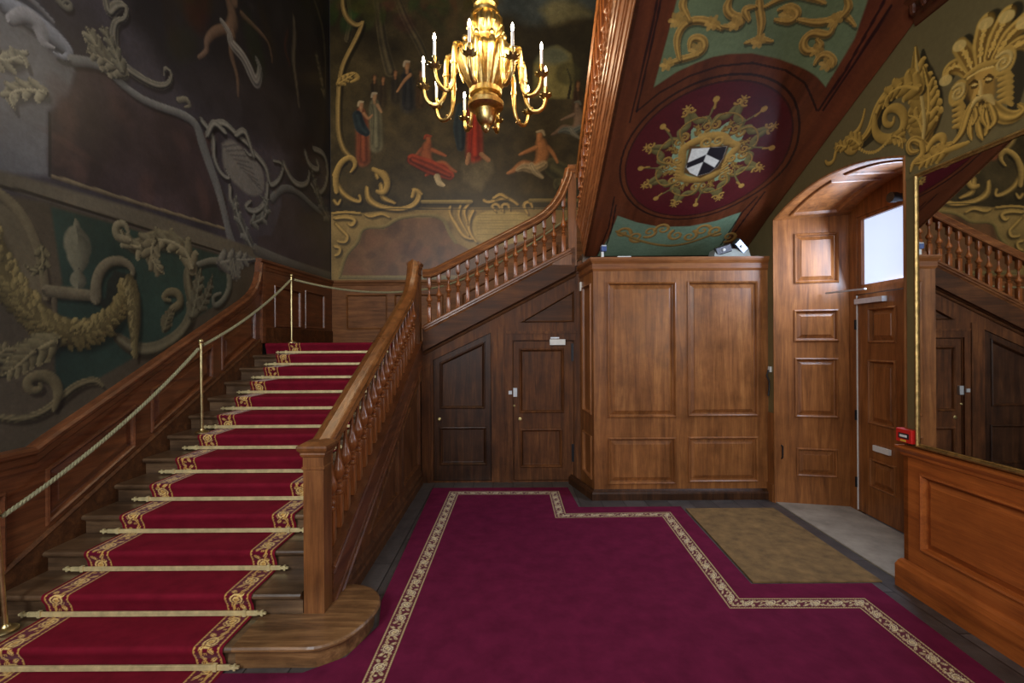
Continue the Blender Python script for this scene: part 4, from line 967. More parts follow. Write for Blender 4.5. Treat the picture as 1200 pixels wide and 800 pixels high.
# stair rods
ORD = ['lowest', 'second', 'third', 'fourth', 'fifth', 'sixth', 'seventh', 'eighth', 'ninth', 'tenth', 'eleventh', 'twelfth', 'topmost']
for n in range(NR):
    y, z = Y0_ + n * G_ - 0.034, n * R_ + (0.026 if n else 0.031)
    lab = ('lowest brass stair rod, at the foot of the stairs' if n == 0 else 'topmost brass stair rod, just below the landing' if n == 12 else ORD[n] + ' brass stair rod from the bottom of the runner')
    r = empty('stair_rod', (-2.16, y, z), lab, 'stair rod', 'brass stair rods across the runner')
    x0, x1 = -2.865, -1.508
    MB().box(x0, y - 0.007, z - 0.014, x1, y + 0.005, z + 0.014, None, 0.002).build('rod', RODM, r)
    for xx, sg in ((x0, -1), (x1, 1)):
        f = MB(); f.box(min(xx, xx + sg * 0.02), y - 0.008, z - 0.008, max(xx, xx + sg * 0.02), y + 0.006, z + 0.008)
        f.box(min(xx + sg * 0.02, xx + sg * 0.032), y - 0.008, z - 0.016, max(xx + sg * 0.02, xx + sg * 0.032), y + 0.006, z + 0.016)
        f.box(min(xx + sg * 0.032, xx + sg * 0.05), y - 0.007, z - 0.006, max(xx + sg * 0.032, xx + sg * 0.05), y + 0.005, z + 0.006)
        f.build('finial', RODM, r)
        xb = xx - sg * 0.075
        MB().box(xb - 0.010, y - 0.014, z - 0.017, xb + 0.010, y + 0.006, z + 0.022, None, 0.002).build('bracket', RODM, r)

# rope posts and ropes
posts = [((-2.86, 2.56, 0.134), (-2.905, 2.555, 0.80), 'leaning brass rope post on the lowest step at the left edge'),
         ((-2.80, 4.10, 7 * 0.134), (-2.805, 4.10, 1.765), 'brass rope post halfway up the stairs'),
         ((-2.80, 5.78, LZ + 0.001), (-2.80, 5.78, 2.60), 'brass rope post at the top of the stairs on the landing'),
         ((0.87, 6.62, LZ + 1.101), (0.87, 6.62, 3.62), 'brass rope post behind the balusters at the head of the middle flight')]
for (b, t, lab) in posts:
    r = empty('rope_post', b, lab, 'rope post', 'brass rope posts beside the stairs')
    MB().lathe([(0.0, 0.0), (0.055, 0.0), (0.055, 0.008), (0.045, 0.016), (0.022, 0.022), (0.016, 0.035), (0.0, 0.035)], (b[0], b[1], b[2] + 0.0075), 18).build('base', BRASS, r)
    MB().tube([(b[0], b[1], b[2] + 0.03), t], 0.0125, 10).build('pole', BRASS, r)
    MB().lathe([(0.0, -0.03), (0.018, -0.028), (0.018, -0.02), (0.012, -0.015), (0.018, -0.005), (0.022, 0.006), (0.018, 0.018), (0.008, 0.026), (0.0, 0.028)], t, 14).build('finial', BRASS, r)
def rope(a, b, sag, lab, n=36):
    P = []; a = Vector(a); b = Vector(b); dv = (b - a).normalized() * 0.034; a = a + dv; b = b - dv
    for i in range(n + 1):
        t = i / n; p = Vector(a).lerp(Vector(b), t); p.z -= sag * 4 * t * (1 - t); P.append(p)
    m = MB()
    L = sum((P[i + 1] - P[i]).length for i in range(n)); M_ = int(L / 0.012)
    # three twisted strands
    for s in range(3):
        Q = []
        for i in range(M_ + 1):
            t = i / M_; k = min(int(t * n), n - 1); f = t * n - k; p = P[k].lerp(P[k + 1], f); tg = (P[k + 1] - P[k]).normalized()
            u = tg.cross(Vector((0, 0, 1))).normalized(); w = u.cross(tg); an = 2 * PI * (t * L / 0.075 + s / 3)
            Q.append(p + (u * math.cos(an) + w * math.sin(an)) * 0.0068)
        m.tube(Q, 0.0085, 6)
    return tag(m.build('rope', ROPEM), lab, 'rope', 'twisted ropes between the brass posts')
T_ = [Vector(p[1]) + Vector((0, 0, -0.045)) for p in posts]
rope(T_[0] + Vector((0.0, -0.0, 0)), T_[1], 0.075, 'twisted rope sagging along the lower steps on the left')
rope(T_[1], T_[2], 0.06, 'twisted rope between the halfway post and the landing post')
rope(T_[2], (-1.0, 6.9, 2.60), 0.13, 'thin rope drooping across the landing from its post')
rope((-1.0, 6.9, 2.60), T_[3], 0.10, 'thin rope rising behind the balusters of the middle flight')
# ------------------------------------------------------------------ chandelier
CX, CYc, FZ = -0.245, 4.50, 4.475
ch = empty('chandelier', (CX, CYc, 3.8), 'gilded ten-arm chandelier with lit candle lamps hanging in the stairwell', 'chandelier')
def zc(py): return EYE + (400 - py) / FPX * CYc
def pr(lst): return [(r / 118.0, zc(y)) for y, r in lst]
MB().lathe(pr([(156, 0.5), (154, 3), (150, 5.5), (147, 5), (145, 8), (140, 10.5), (134, 12), (130, 12.5), (129, 17), (126, 20.5), (121, 21), (120, 17.5), (117, 15.5), (113, 15), (112, 18.5), (107, 19), (106, 16)]), (CX, CYc, 0), 32).build('finial', GOLD, ch)
MB().lathe(pr([(107, 15.5), (102, 18.5), (94, 23), (84, 28.5), (76, 32), (70, 33.5), (66, 33), (62, 29), (59, 24), (57, 18), (55, 13), (52, 11), (49, 15), (47, 16), (45, 12.5)]), (CX, CYc, 0), 96, (20, 0.055, zc(103), zc(61))).build('bowl', GOLD, ch)
MB().lathe(pr([(46, 12), (43, 15), (38, 18.5), (33, 20), (28, 19.5), (24, 17), (21, 14), (20, 16.5), (17, 17), (15, 12), (11, 10), (8, 13.5), (4, 14), (0, 10), (-4, 8), (-8, 11), (-12, 9), (-18, 5), (-25, 3)]), (CX, CYc, 0), 80, (10, 0.07, zc(44), zc(22))).build('vase', GOLD, ch)
bz = zc(62)
for k in range(10):                                            # gilded busts around the shoulder
    a = PI / 2 * -1 + 2 * PI * (k + 0.5) / 10
    ux, uy = math.cos(a), math.sin(a); m = MB(); r0 = 0.235
    m.lathe([(0.0, -0.09), (0.022, -0.07), (0.03, -0.03), (0.036, 0.0), (0.026, 0.018), (0.014, 0.026), (0.013, 0.035), (0.022, 0.047), (0.026, 0.064), (0.02, 0.082), (0.0, 0.09)], (CX + ux * r0, CYc + uy * r0, bz), 10)
    m.build('bust', GOLD, ch)
for k in range(10):                                            # leaves of the upper crown and hanging drops on the bowl
    a = 2 * PI * k / 10 + 0.2; ux, uy = math.cos(a), math.sin(a)
    m = MB(); 
    m.tube([(CX + ux * r, CYc + uy * r, z) for r, z in ((0.09, zc(8)), (0.115, zc(2)), (0.105, zc(-6)), (0.125, zc(-12)))], [0.016, 0.022, 0.016, 0.004], 6)
    m.build('crown_leaf', GOLD, ch)
    m = MB(); m.tube([(CX + ux * r, CYc + uy * r, z) for r, z in ((0.262, zc(66)), (0.292, zc(72)), (0.280, zc(80)), (0.252, zc(90)))], [0.012, 0.020, 0.016, 0.004], 6)
    m.build('bowl_leaf', GOLD, ch)
    m = MB(); m.tube([(CX + ux * r, CYc + uy * r, z) for r, z in ((0.13, zc(40)), (0.172, zc(35)), (0.175, zc(28)), (0.15, zc(22)))], [0.012, 0.020, 0.016, 0.004], 6)
    m.build('vase_leaf', GOLD, ch)
BULB = emit('lamp_filament', (1.0, 0.86, 0.62, 1), 45.0)
AR = 0.605
arm0 = None
prof_arm = [(0.22, -0.02), (0.27, 0.05), (0.325, 0.075), (0.37, 0.045), (0.385, -0.03), (0.388, -0.14), (0.395, -0.26), (0.42, -0.36), (0.47, -0.415), (0.53, -0.415), (0.58, -0.37), (0.602, -0.31), (AR, -0.265)]
PA = catmull(np.array(prof_arm), 5)
arms = []
for k in range(10):
    a = -PI / 2 + math.radians(-10.0) + 2 * PI * k / 10
    if k == 0:
        m = MB(); m.tube([(r, 0, z) for r, z in PA], [0.024 if i < len(PA) * 0.5 else 0.020 for i in range(len(PA))], 10)
        for i in (14, 24, 38): m.tube([(PA[i][0] - (PA[i + 1][0] - PA[i][0]) * 0.3, 0, PA[i][1] - (PA[i + 1][1] - PA[i][1]) * 0.3), (PA[i + 1][0], 0, PA[i + 1][1])], 0.031, 10)
        arm = m.build('arm', GOLD, ch)
        m = MB(); n = 16
        rings = []
        for (r, z) in ((0.012, -0.03), (0.03, -0.022), (0.05, 0.0), (0.062, 0.010), (0.052, 0.014), (0.02, 0.006), (0.0, 0.006)):
            rings.append([(AR + r * (1 + (0.16 if r > 0.04 else 0) * math.cos(8 * 2 * PI * i / 32)) * math.cos(2 * PI * i / 32), r * (1 + (0.16 if r > 0.04 else 0) * math.cos(8 * 2 * PI * i / 32)) * math.sin(2 * PI * i / 32), -0.255 + z + (0.010 if r > 0.055 else 0) * math.cos(8 * 2 * PI * i / 32)) for i in range(32)])
        m.loops(rings, True, smooth=True); pan = m.build('drip_pan', BRASS_D, ch)
        m = MB(); m.lathe([(0.010, -0.25), (0.016, -0.235), (0.012, -0.22), (0.017, -0.20), (0.022, -0.175), (0.019, -0.165), (0.0, -0.165)], (AR, 0, 0), 12); cup_ = m.build('candle_holder', GOLD, ch)
        m = MB(); m.lathe([(0.0145, -0.168), (0.0145, -0.03), (0.006, -0.026), (0.0, -0.026)], (AR, 0, 0), 12); cand = m.build('candle', WAX, ch)
        m = MB(); m.lathe([(0.006, -0.026), (0.012, -0.012), (0.0145, 0.004), (0.011, 0.024), (0.004, 0.042), (0.0, 0.05)], (AR, 0, 0), 12); bul = m.build('bulb', BULB, ch)
        base = [arm, pan, cup_, cand, bul]
        for o in base: o.matrix_parent_inverse = Matrix.Identity(4); o.parent = None
        grp = base
        cur_ = base
    else:
        cur_ = []
        for o in base:
            c = o.copy(); COL.objects.link(c); cur_.append(c)
    A = cur_[0]
    A.parent = ch; A.matrix_parent_inverse = Matrix.Translation((-CX, -CYc, -3.8))
    A.location = (CX, CYc, FZ); A.rotation_euler = (0, 0, a)
    for o in cur_[1:]:
        o.parent = A; o.matrix_parent_inverse = Matrix.Identity(4); o.location = (0, 0, 0); o.rotation_euler = (0, 0, 0)
    lt = bpy.data.lights.new('candle_lamp', 'POINT'); lt.energy = LAMP_W; lt.color = (1.0, 0.78, 0.5); lt.shadow_soft_size = 0.03
    lo = bpy.data.objects.new('candle_lamp', lt); COL.objects.link(lo)
    lo.location = (CX + AR * math.cos(a), CYc + AR * math.sin(a), FZ + 0.09)
m = MB(); z = zc(-20)
m.tube([(CX, CYc, z), (CX, CYc, 8.9)], 0.012, 8)
while z < 8.9:
    m.lathe([(0.0, -0.02), (0.02, -0.012), (0.022, 0.0), (0.02, 0.012), (0.0, 0.02)], (CX, CYc, z), 8); z += 0.09
m.build('chain', GOLD, ch)
MB().lathe([(0.0, -0.12), (0.05, -0.10), (0.12, -0.03), (0.14, 0.0)], (CX, CYc, 8.999), 20).build('ceiling_rose', GOLD, ch)
# ------------------------------------------------------------------ paintings
Z1 = lambda x, y: (x / 2.9625, y / 2.963)
Z5 = lambda x, y: (x / 2.6675, 220 + y / 2.667)
Z2 = lambda x, y: (380 + x / 3.479, y / 3.478)
Z6 = lambda x, y: (360 + x / 3.333, 190 + y / 3.333)
Z3 = lambda x, y: (680 + x / 2.581, y / 2.581)
Z4 = lambda x, y: (900 + x / 3.077, y / 3.077)
Z7 = lambda x, y: (740 + x / 5.717, 110 + y / 5.714)

# ---- left mural
LX = -3.094
def mural_left(u, v):
    c = Canvas(u, v, rgb3(34, 35, 46)); c.L = np.array([-0.6, 0.8])
    n1 = fbm(u * 0.9, v * 0.9, 21)[:, None]; n2 = fbm(u * 3.5, v * 3.5, 31)[:, None]
    c.c = rgb3(16, 17, 26) * (1 - n1) + rgb3(74, 70, 78) * n1; c.c *= 0.55 + 0.9 * n2
    w = lambda z, pts: [atX(*z(*p), LX) for p in pts]
    sc = lambda P: FPX / np.mean([p[0] for p in P])                        # pixels per metre
    STL, STD = rgb3(112, 116, 116), rgb3(34, 36, 42)
    OCL, OCD = rgb3(122, 114, 84), rgb3(34, 33, 24)
    def st(z, pts, wd, li=STL, dk=STD, **k):
        P = w(z, pts); s = sc(P) * (2.9625 if z is Z1 else 2.667); ww = [q / s for q in wd] if hasattr(wd, '__len__') else wd / s
        c.stroke(P, ww, li, dk, **k)
    def ac(z, pts, wd, li=STL, dk=STD, lobes=6, **k):
        P = w(z, pts); s = sc(P) * (2.9625 if z is Z1 else 2.667); c.acanthus(P, wd / s, li, dk, lobes, **k)
    # upper picture: a dim generic landscape with soft warm and pale patches
    c.poly(w(Z1, [(430, -900), (430, 60), (640, 330), (860, 470), (1140, 560), (1150, -900)]), rgb3(30, 28, 32), 0.12, 0.8, False, 0.6, 5, 1.3)
    c.poly(w(Z1, [(640, 250), (900, 260), (1060, 400), (1000, 520), (860, 450), (700, 380)]), rgb3(54, 50, 54), 0.15, 0.6, True, 0.4)
    SK, SKD = rgb3(128, 106, 92), rgb3(50, 40, 38); WH, WHD = rgb3(150, 150, 150), rgb3(58, 58, 66)
    c.poly(w(Z1, [(640, -200), (730, -200), (720, 60), (690, 110), (650, 60)]), rgb3(58, 26, 28), 0.06, 0.7, True, 0.4)
    st(Z1, [(800, 20), (810, 70), (795, 110)], [30, 36, 30], SK, SKD, a=0.8, soft=0.5); st(Z1, [(790, 100), (745, 110), (715, 150), (720, 175), (690, 200)], [22, 20, 16, 12, 9], SK, SKD, a=0.8, soft=0.4)
    st(Z1, [(810, 120), (800, 190), (825, 260), (826, 330)], [20, 16, 12, 7], SK * 0.9, SKD, a=0.8, soft=0.4); st(Z1, [(840, 50), (890, 100), (935, 150), (945, 215)], [13, 11, 9, 6], SK * 0.85, SKD, a=0.75, soft=0.4)
    st(Z1, [(770, 75), (800, 120), (800, 150), (840, 190), (870, 250), (890, 295), (905, 240), (890, 205)], [12, 18, 24, 26, 32, 26, 20, 12], WH, WHD, a=0.85, rib=3, soft=0.35); c.blob(atX(*Z1(812, -5), LX), (0.07, 0.09), SK * 0.7, 0.8, 0, 0.7)
    st(Z1, [(1020, 60), (1025, 130), (1018, 210), (1030, 290), (1038, 370)], [10, 16, 18, 14, 8], rgb3(116, 108, 94), rgb3(50, 46, 42), a=0.75, rib=2, soft=0.5); st(Z1, [(1000, 110), (990, 170), (1005, 220)], [10, 12, 10], rgb3(80, 48, 42), rgb3(42, 30, 30), a=0.6, soft=0.6)
    ac(Z1, [(1125, 330), (1115, 270), (1100, 200), (1098, 170)], 12, rgb3(110, 104, 82), STD, 5); st(Z1, [(1090, 0), (1120, 90), (1130, 200), (1130, 330)], [8, 9, 9, 8], rgb3(84, 78, 62), rgb3(34, 33, 32))
    for k in range(26):                                                    # dim foliage
        p = atX(*Z1(560 + 580 * rng.random(), -700 + 900 * rng.random()), LX); c.blob(p, (0.12 + 0.3 * rng.random(), 0.08 + 0.2 * rng.random()), rgb3(30 + 26 * rng.random(), 32 + 20 * rng.random(), 26), 0.35, rng.random() * 3, 0.5)
    # stone scroll frame on the far left
    c.poly([(-2.55, 4.2)] + w(Z1, [(60, 20), (150, 90), (255, 195), (262, 250), (235, 330), (165, 385), (170, 610), (-60, 600)]) + [(-2.55, 2.85)], rgb3(92, 94, 98), 0.02, 0.95, False, 0.5, 9, 2)
    c.poly([(-2.55, 4.2), (-2.55, 4.9)] + w(Z1, [(-60, -160), (40, -120), (190, 80), (250, 170), (200, 200), (60, 60)]), rgb3(52, 56, 68), 0.03, 0.9, False, 0.3)
    st(Z1, [(20, 20), (100, 60), (190, 130), (245, 180), (225, 205), (190, 185)], [34, 40, 36, 20, 12, 8], rgb3(140, 146, 156), rgb3(24, 26, 38), drop=0.03)
    st(Z1, [(40, 70), (90, 50), (140, 90), (150, 150), (185, 165)], [20, 30, 34, 20, 8], rgb3(150, 152, 156), rgb3(36, 38, 50))
    ac(Z1, [(-40, 190), (30, 215), (75, 190), (95, 235)], 26, rgb3(150, 148, 128), STD, 5, drop=0.03)
    ac(Z1, [(150, 318), (80, 310), (30, 330), (50, 380)], 26, rgb3(158, 154, 130), STD, 5, drop=0.03)
    st(Z1, [(60, -40), (130, 20), (185, 75)], [10, 12, 8], rgb3(120, 122, 128), STD)
    st(Z1, [(200, 0), (235, 35), (250, 15), (230, 0), (218, 12)], [14, 12, 9, 7, 5], rgb3(120, 118, 106), STD, drop=0.02)
    # brown relief panels
    B1 = w(Z1, [(178, 395), (240, 345), (268, 235), (350, 238), (412, 300), (500, 365), (600, 402), (680, 440), (705, 520), (750, 610), (785, 690), (800, 795), (480, 710), (178, 612)])
    c.poly(B1, rgb3(57, 47, 50), 0.02, 1, False, 0.7, 12, 2.4)
    for k in range(34):
        x, y = 200 + 560 * rng.random(), 300 + 440 * rng.random()
        if y > 250 + (x - 180) * 0.42 and y < 600 + (x - 180) * 0.28:
            c.blob(atX(*Z1(x, y), LX), (0.06 + 0.16 * rng.random(), 0.03 + 0.09 * rng.random()), [rgb3(74, 56, 54), rgb3(40, 34, 38), rgb3(84, 62, 58)][k % 3], 0.4, rng.random() * 3, 0.5)
    st(Z1, [(180, 612), (480, 705), (800, 800)], [7, 7, 7], rgb3(128, 116, 92), rgb3(40, 36, 32))
    st(Z1, [(172, 395), (172, 610)], [6, 6], rgb3(40, 40, 44), rgb3(30, 28, 30))
    B2 = w(Z5, [(806, 200), (805, 150), (850, 150), (880, 60), (880, 20), (930, 40), (1000, 130), (1032, 180), (1032, 272), (920, 240)])
    c.poly(B2, rgb3(56, 49, 52), 0.02, 1, False, 0.6, 15, 2.2)
    # light frame band
    st(Z1, [(252, 210), (300, 215), (365, 235), (420, 290), (500, 350), (600, 385), (680, 425), (700, 490), (730, 580), (765, 680), (790, 790), (810, 860)], [16, 15, 14, 14, 14, 15, 20, 28, 26, 24, 22, 30], rgb3(118, 120, 118), rgb3(48, 49, 54), drop=0.025)
    st(Z1, [(945, 690), (985, 650), (1040, 670), (1090, 720), (1150, 760)], [16, 14, 12, 12, 12], rgb3(104, 106, 104), rgb3(40, 42, 48), drop=0.02)
    # scroll and leaves above it
    st(Z1, [(365, -10), (380, 50), (400, 20), (440, 20), (435, 68), (405, 72), (395, 110), (400, 170), (430, 230), (480, 265), (545, 300), (590, 290), (595, 250), (572, 235), (570, 258)], [14, 18, 18, 12, 8, 12, 16, 18, 18, 17, 15, 11, 9, 7, 5], rgb3(126, 124, 112), rgb3(26, 27, 34), rib=2, drop=0.03)
    ac(Z1, [(420, 245), (360, 200), (330, 150), (300, 95)], 34, rgb3(140, 136, 116), rgb3(28, 30, 34), 7, drop=0.03)
    ac(Z1, [(430, 250), (380, 215), (330, 190), (300, 180)], 26, rgb3(130, 126, 108), rgb3(28, 30, 34), 6)
    ac(Z1, [(425, 245), (400, 180), (370, 120), (355, 90)], 22, rgb3(124, 122, 106), rgb3(28, 30, 34), 6)
    st(Z1, [(620, 350), (650, 345), (660, 370), (640, 372)], [12, 12, 8, 4], rgb3(124, 120, 104), STD)
    # cartouche with a shell
    P = w(Z1, [(770, 500), (800, 485), (860, 530), (910, 590), (915, 660), (880, 680), (830, 650), (780, 590)])
    c.poly(P, rgb3(106, 104, 100), 0.02, 1, True, 0.2)
    for k in range(9):
        a_, b_ = Z1(775 + 12 * k, 510 + 14 * k), Z1(835 + 10 * k, 500 + 21 * k)
        c.stroke([atX(*a_, LX), atX(*b_, LX)], [0.012, 0.012], rgb3(70, 70, 72), rgb3(70, 70, 72), 0.6, smooth=False)
    for pts in ([(700, 420), (745, 480), (740, 540), (770, 610), (800, 620), (785, 590)], [(735, 440), (780, 425), (820, 470), (880, 520), (870, 545), (850, 520)], [(880, 530), (930, 590), (935, 650), (975, 620), (985, 570), (950, 560)],
                [(930, 640), (925, 700), (885, 740), (850, 720), (870, 700)], [(800, 650), (800, 700), (830, 740), (820, 700)], [(720, 470), (745, 430), (780, 460)], [(820, 470), (850, 460), (880, 540)], [(985, 570), (1020, 640), (1070, 640), (1075, 600)], [(1090, 520), (1130, 540), (1140, 620), (1110, 680), (1080, 640)], [(1060, 530), (1075, 580), (1110, 590), (1100, 560)]):
        st(Z1, pts, [13, 15, 13, 11, 8, 6][:len(pts)], rgb3(132, 132, 124), rgb3(28, 30, 36), rib=1.5, drop=0.03)
    ac(Z1, [(1140, 760), (1110, 700), (1095, 640), (1080, 580)], 20, rgb3(110, 110, 102), STD, 5)
    ac(Z5, [(800, 215), (760, 130), (735, 60), (740, 20)], 20, rgb3(122, 124, 116), STD, 6)
    ac(Z5, [(790, 110), (830, 90), (835, 50), (815, 25)], 16, rgb3(122, 124, 116), STD, 5)
    # ochre beam and the lower decorations
    lower = w(Z5, [(-160, -120), (0, 0), (140, 30), (430, 120), (700, 205), (800, 235), (830, 330), (-160, 900), (-300, 700)])
    lo2 = [(-2.55, 2.56)] + w(Z5, [(-200, -45), (0, 18), (140, 40), (430, 125), (800, 240), (845, 700), (-200, 1100)]) + [(-2.55, 0.4)]
    c.poly(lo2, rgb3(70, 63, 50), 0.02, 1, False, 0.4, 14, 1.5)
    c.poly([(-2.55, 2.50), (-2.55, 2.80)] + w(Z5, [(-200, -110), (160, -10), (460, 75), (800, 190), (1040, 265), (1040, 300), (800, 240), (430, 122), (140, 36), (-200, -55)]), rgb3(92, 86, 72), 0.015, 1, False, 0.35, 17, 1.5)
    st(Z5, [(-200, -60), (140, 30), (430, 118), (800, 236)], [5, 5, 5, 5], rgb3(40, 37, 30), rgb3(34, 31, 26))
    st(Z5, [(800, 195), (900, 235), (1040, 280)], [16, 16, 16], rgb3(100, 98, 90), rgb3(52, 50, 48))
    GP = w(Z5, [(158, 58), (330, 105), (560, 175), (705, 215), (735, 260), (700, 350), (560, 440), (420, 530), (300, 600), (172, 660), (168, 345), (195, 300)])
    c.poly(GP, rgb3(40, 58, 50), 0.012, 1, False, 0.45, 19, 2)
    # oval frame at far left
    c.poly(w(Z5, [(-120, -10), (0, 20), (60, 70), (100, 130), (135, 240), (130, 330), (60, 330), (0, 220), (-120, 160)]), rgb3(94, 86, 66), 0.03, 0.9, True, 0.3, 23, 2)
    st(Z5, [(-110, -40), (-20, 5), (50, 60), (95, 130), (125, 210), (140, 300), (145, 340)], [18, 18, 18, 17, 16, 16, 15], rgb3(118, 108, 82), rgb3(52, 47, 36), drop=0.03)
    ac(Z5, [(130, 190), (135, 240), (110, 262), (75, 240)], 16, OCL, OCD, 5)
    # bracket, urn
    st(Z5, [(150, 322), (220, 330), (300, 338)], [20, 22, 20], rgb3(120, 112, 88), rgb3(52, 48, 38), smooth=False, drop=0.03)
    st(Z5, [(300, 345), (300, 300), (315, 255), (350, 228), (395, 232), (418, 262), (405, 280)], [20, 19, 18, 17, 15, 11, 7], rgb3(124, 116, 92), rgb3(48, 44, 34), drop=0.03)
    c.poly(w(Z5, [(310, 345), (330, 345), (335, 290), (360, 258), (395, 270), (400, 330), (360, 380), (320, 380)]), rgb3(34, 38, 32), 0.01, 0.9)
    st(Z5, [(170, 350), (172, 400)], [10, 8], rgb3(100, 92, 72), rgb3(40, 36, 28), smooth=False)
    UC, UD = rgb3(124, 122, 100), rgb3(48, 50, 42)
    st(Z5, [(236, 98), (240, 118), (238, 135)], [4, 13, 7], UC, UD)
    st(Z5, [(238, 132), (240, 150), (243, 172)], [10, 34, 44], UC, UD, smooth=False)
    st(Z5, [(243, 170), (244, 182)], [48, 50], UC, UD, smooth=False)
    st(Z5, [(244, 184), (245, 215), (245, 245), (245, 262)], [42, 40, 24, 10], UC, UD)
    st(Z5, [(245, 258), (245, 272), (245, 288)], [9, 14, 30], UC, UD)
    # S scroll with acanthus
    st(Z5, [(612, 235), (585, 260), (592, 320), (603, 370), (585, 430), (540, 478), (470, 510), (410, 500), (370, 470)], [10, 20, 24, 24, 24, 24, 24, 22, 16], rgb3(112, 106, 82), rgb3(40, 38, 28), rib=1.5, drop=0.035)
    ac(Z5, [(600, 250), (585, 200), (530, 165), (470, 165), (430, 190), (390, 160), (372, 122)], 30, rgb3(142, 134, 104), rgb3(36, 34, 26), 9, drop=0.035)
    ac(Z5, [(480, 170), (470, 210), (490, 250), (512, 268)], 24, rgb3(132, 124, 96), rgb3(36, 34, 26), 5)
    st(Z5, [(400, 165), (365, 155), (362, 118), (390, 112), (400, 135)], [14, 15, 14, 12, 8], rgb3(140, 132, 104), OCD)
    st(Z5, [(620, 240), (680, 225), (715, 260), (718, 310), (700, 350), (670, 372), (665, 340), (690, 330)], [10, 13, 14, 14, 12, 10, 8, 6], rgb3(118, 116, 98), rgb3(36, 38, 32), drop=0.03)
    ac(Z5, [(690, 235), (730, 225), (765, 225), (800, 222)], 24, rgb3(128, 126, 112), STD, 6, drop=0.03)
    ac(Z5, [(730, 230), (735, 260), (740, 290)], 20, rgb3(120, 118, 104), STD, 4)
    ac(Z5, [(600, 400), (615, 340), (622, 290), (628, 250)], 22, rgb3(112, 108, 86), OCD, 6)
    ac(Z5, [(625, 380), (650, 330), (665, 270)], 16, rgb3(104, 100, 80), OCD, 5)
    st(Z5, [(520, 430), (535, 380), (565, 365), (560, 330), (525, 325), (510, 345), (530, 352)], [10, 16, 16, 16, 14, 10, 7], rgb3(116, 108, 80), OCD, drop=0.03)
    ac(Z5, [(515, 440), (525, 405), (545, 375)], 16, rgb3(110, 104, 78), OCD, 5)
    # garland of leaves
    gp = [(-60, 120), (0, 250), (60, 345), (140, 425), (240, 460), (330, 430), (385, 360), (405, 290)]
    st(Z5, gp, [44, 44, 44, 46, 48, 46, 36, 22], rgb3(110, 98, 62), rgb3(28, 27, 18), drop=0.06)
    G = catmull(np.array(w(Z5, gp)), 14); 
    for k in range(330):
        t = rng.random(); i = int(t * (len(G) - 2)); d = G[i + 1] - G[i]; d = d / np.hypot(*d); nn = np.array([-d[1], d[0]])
        hw = 0.085 if t < 0.75 else 0.06; o = (rng.random() * 2 - 1) * hw; p = G[i] + nn * o
        a_ = p; b_ = p + (d * (1 if t < 0.55 else -1) * -0.6 + nn * (0.6 if o > 0 else -0.6)) * 0.055
        lum = 0.72 + 0.45 * (o / hw) + 0.25 * rng.random()
        c.stroke([a_, (a_ + b_) / 2 + nn * 0.004, b_], [0.006, 0.022, 0.004], rgb3(136, 122, 78) * max(0.25, lum), rgb3(56, 50, 32) * max(0.3, lum), 0.95)
    st(Z5, [(405, 285), (418, 340), (420, 420), (422, 530)], [18, 28, 26, 6], rgb3(104, 94, 62), rgb3(30, 28, 20), drop=0.05)
    G = catmull(np.array(w(Z5, [(405, 285), (418, 340), (420, 420), (422, 530)])), 14)
    for k in range(90):
        t = rng.random() ** 1.2; i = int(t * (len(G) - 2)); hw = 0.055 * (1 - t * 0.75); o = (rng.random() * 2 - 1) * hw; p = G[i] + np.array([o, 0])
        lum = 0.8 - 0.4 * o / hw
        c.stroke([p, p + np.array([o * 0.3, -0.022]), p + np.array([o * 0.5, -0.05])], [0.005, 0.02, 0.004], rgb3(134, 122, 82) * lum, rgb3(56, 50, 34) * lum)
    # lower left scrolls
    st(Z5, [(-30, 712), (60, 725), (140, 700), (200, 650), (240, 618), (300, 600), (320, 618)], [8, 12, 14, 16, 16, 14, 6], rgb3(122, 112, 82), OCD, rib=2, drop=0.03)
    st(Z5, [(170, 690), (185, 640), (165, 595), (120, 585), (85, 605), (95, 635), (130, 628), (125, 612)], [10, 18, 20, 20, 18, 14, 10, 6], rgb3(118, 108, 78), OCD, drop=0.03)
    ac(Z5, [(165, 480), (110, 510), (50, 530), (-20, 540)], 34, rgb3(138, 128, 92), OCD, 7, drop=0.035)
    ac(Z5, [(100, 515), (50, 560), (0, 590)], 26, rgb3(128, 118, 86), OCD, 5)
    ac(Z5, [(-30, 540), (10, 510), (30, 495)], 20, rgb3(132, 122, 90), OCD, 4)
    c.c *= 0.9 + 0.22 * (fbm(u * 9, v * 9, 77)[:, None] - 0.5)
    return c.c
yy_ = np.concatenate([np.linspace(-2.5, 2.2, 60)[:-1], 1 / np.linspace(1 / 2.2, 1 / 7.79, 430)])
zz_ = np.linspace(1.0, 7.9, 600)
def keepL(u, v): return v > np.interp(u, [p[0] for p in capline] + [7.8], [p[1] for p in capline] + [2.76]) - 0.08
ml = grid_obj('mural', yy_, zz_, lambda u, v: np.stack([np.full(len(u), LX), u, v], 1), PAINT, mural_left, None, keepL)
tag(ml, 'dark painted mural on the left wall with urn, garland and scrolls', 'mural')

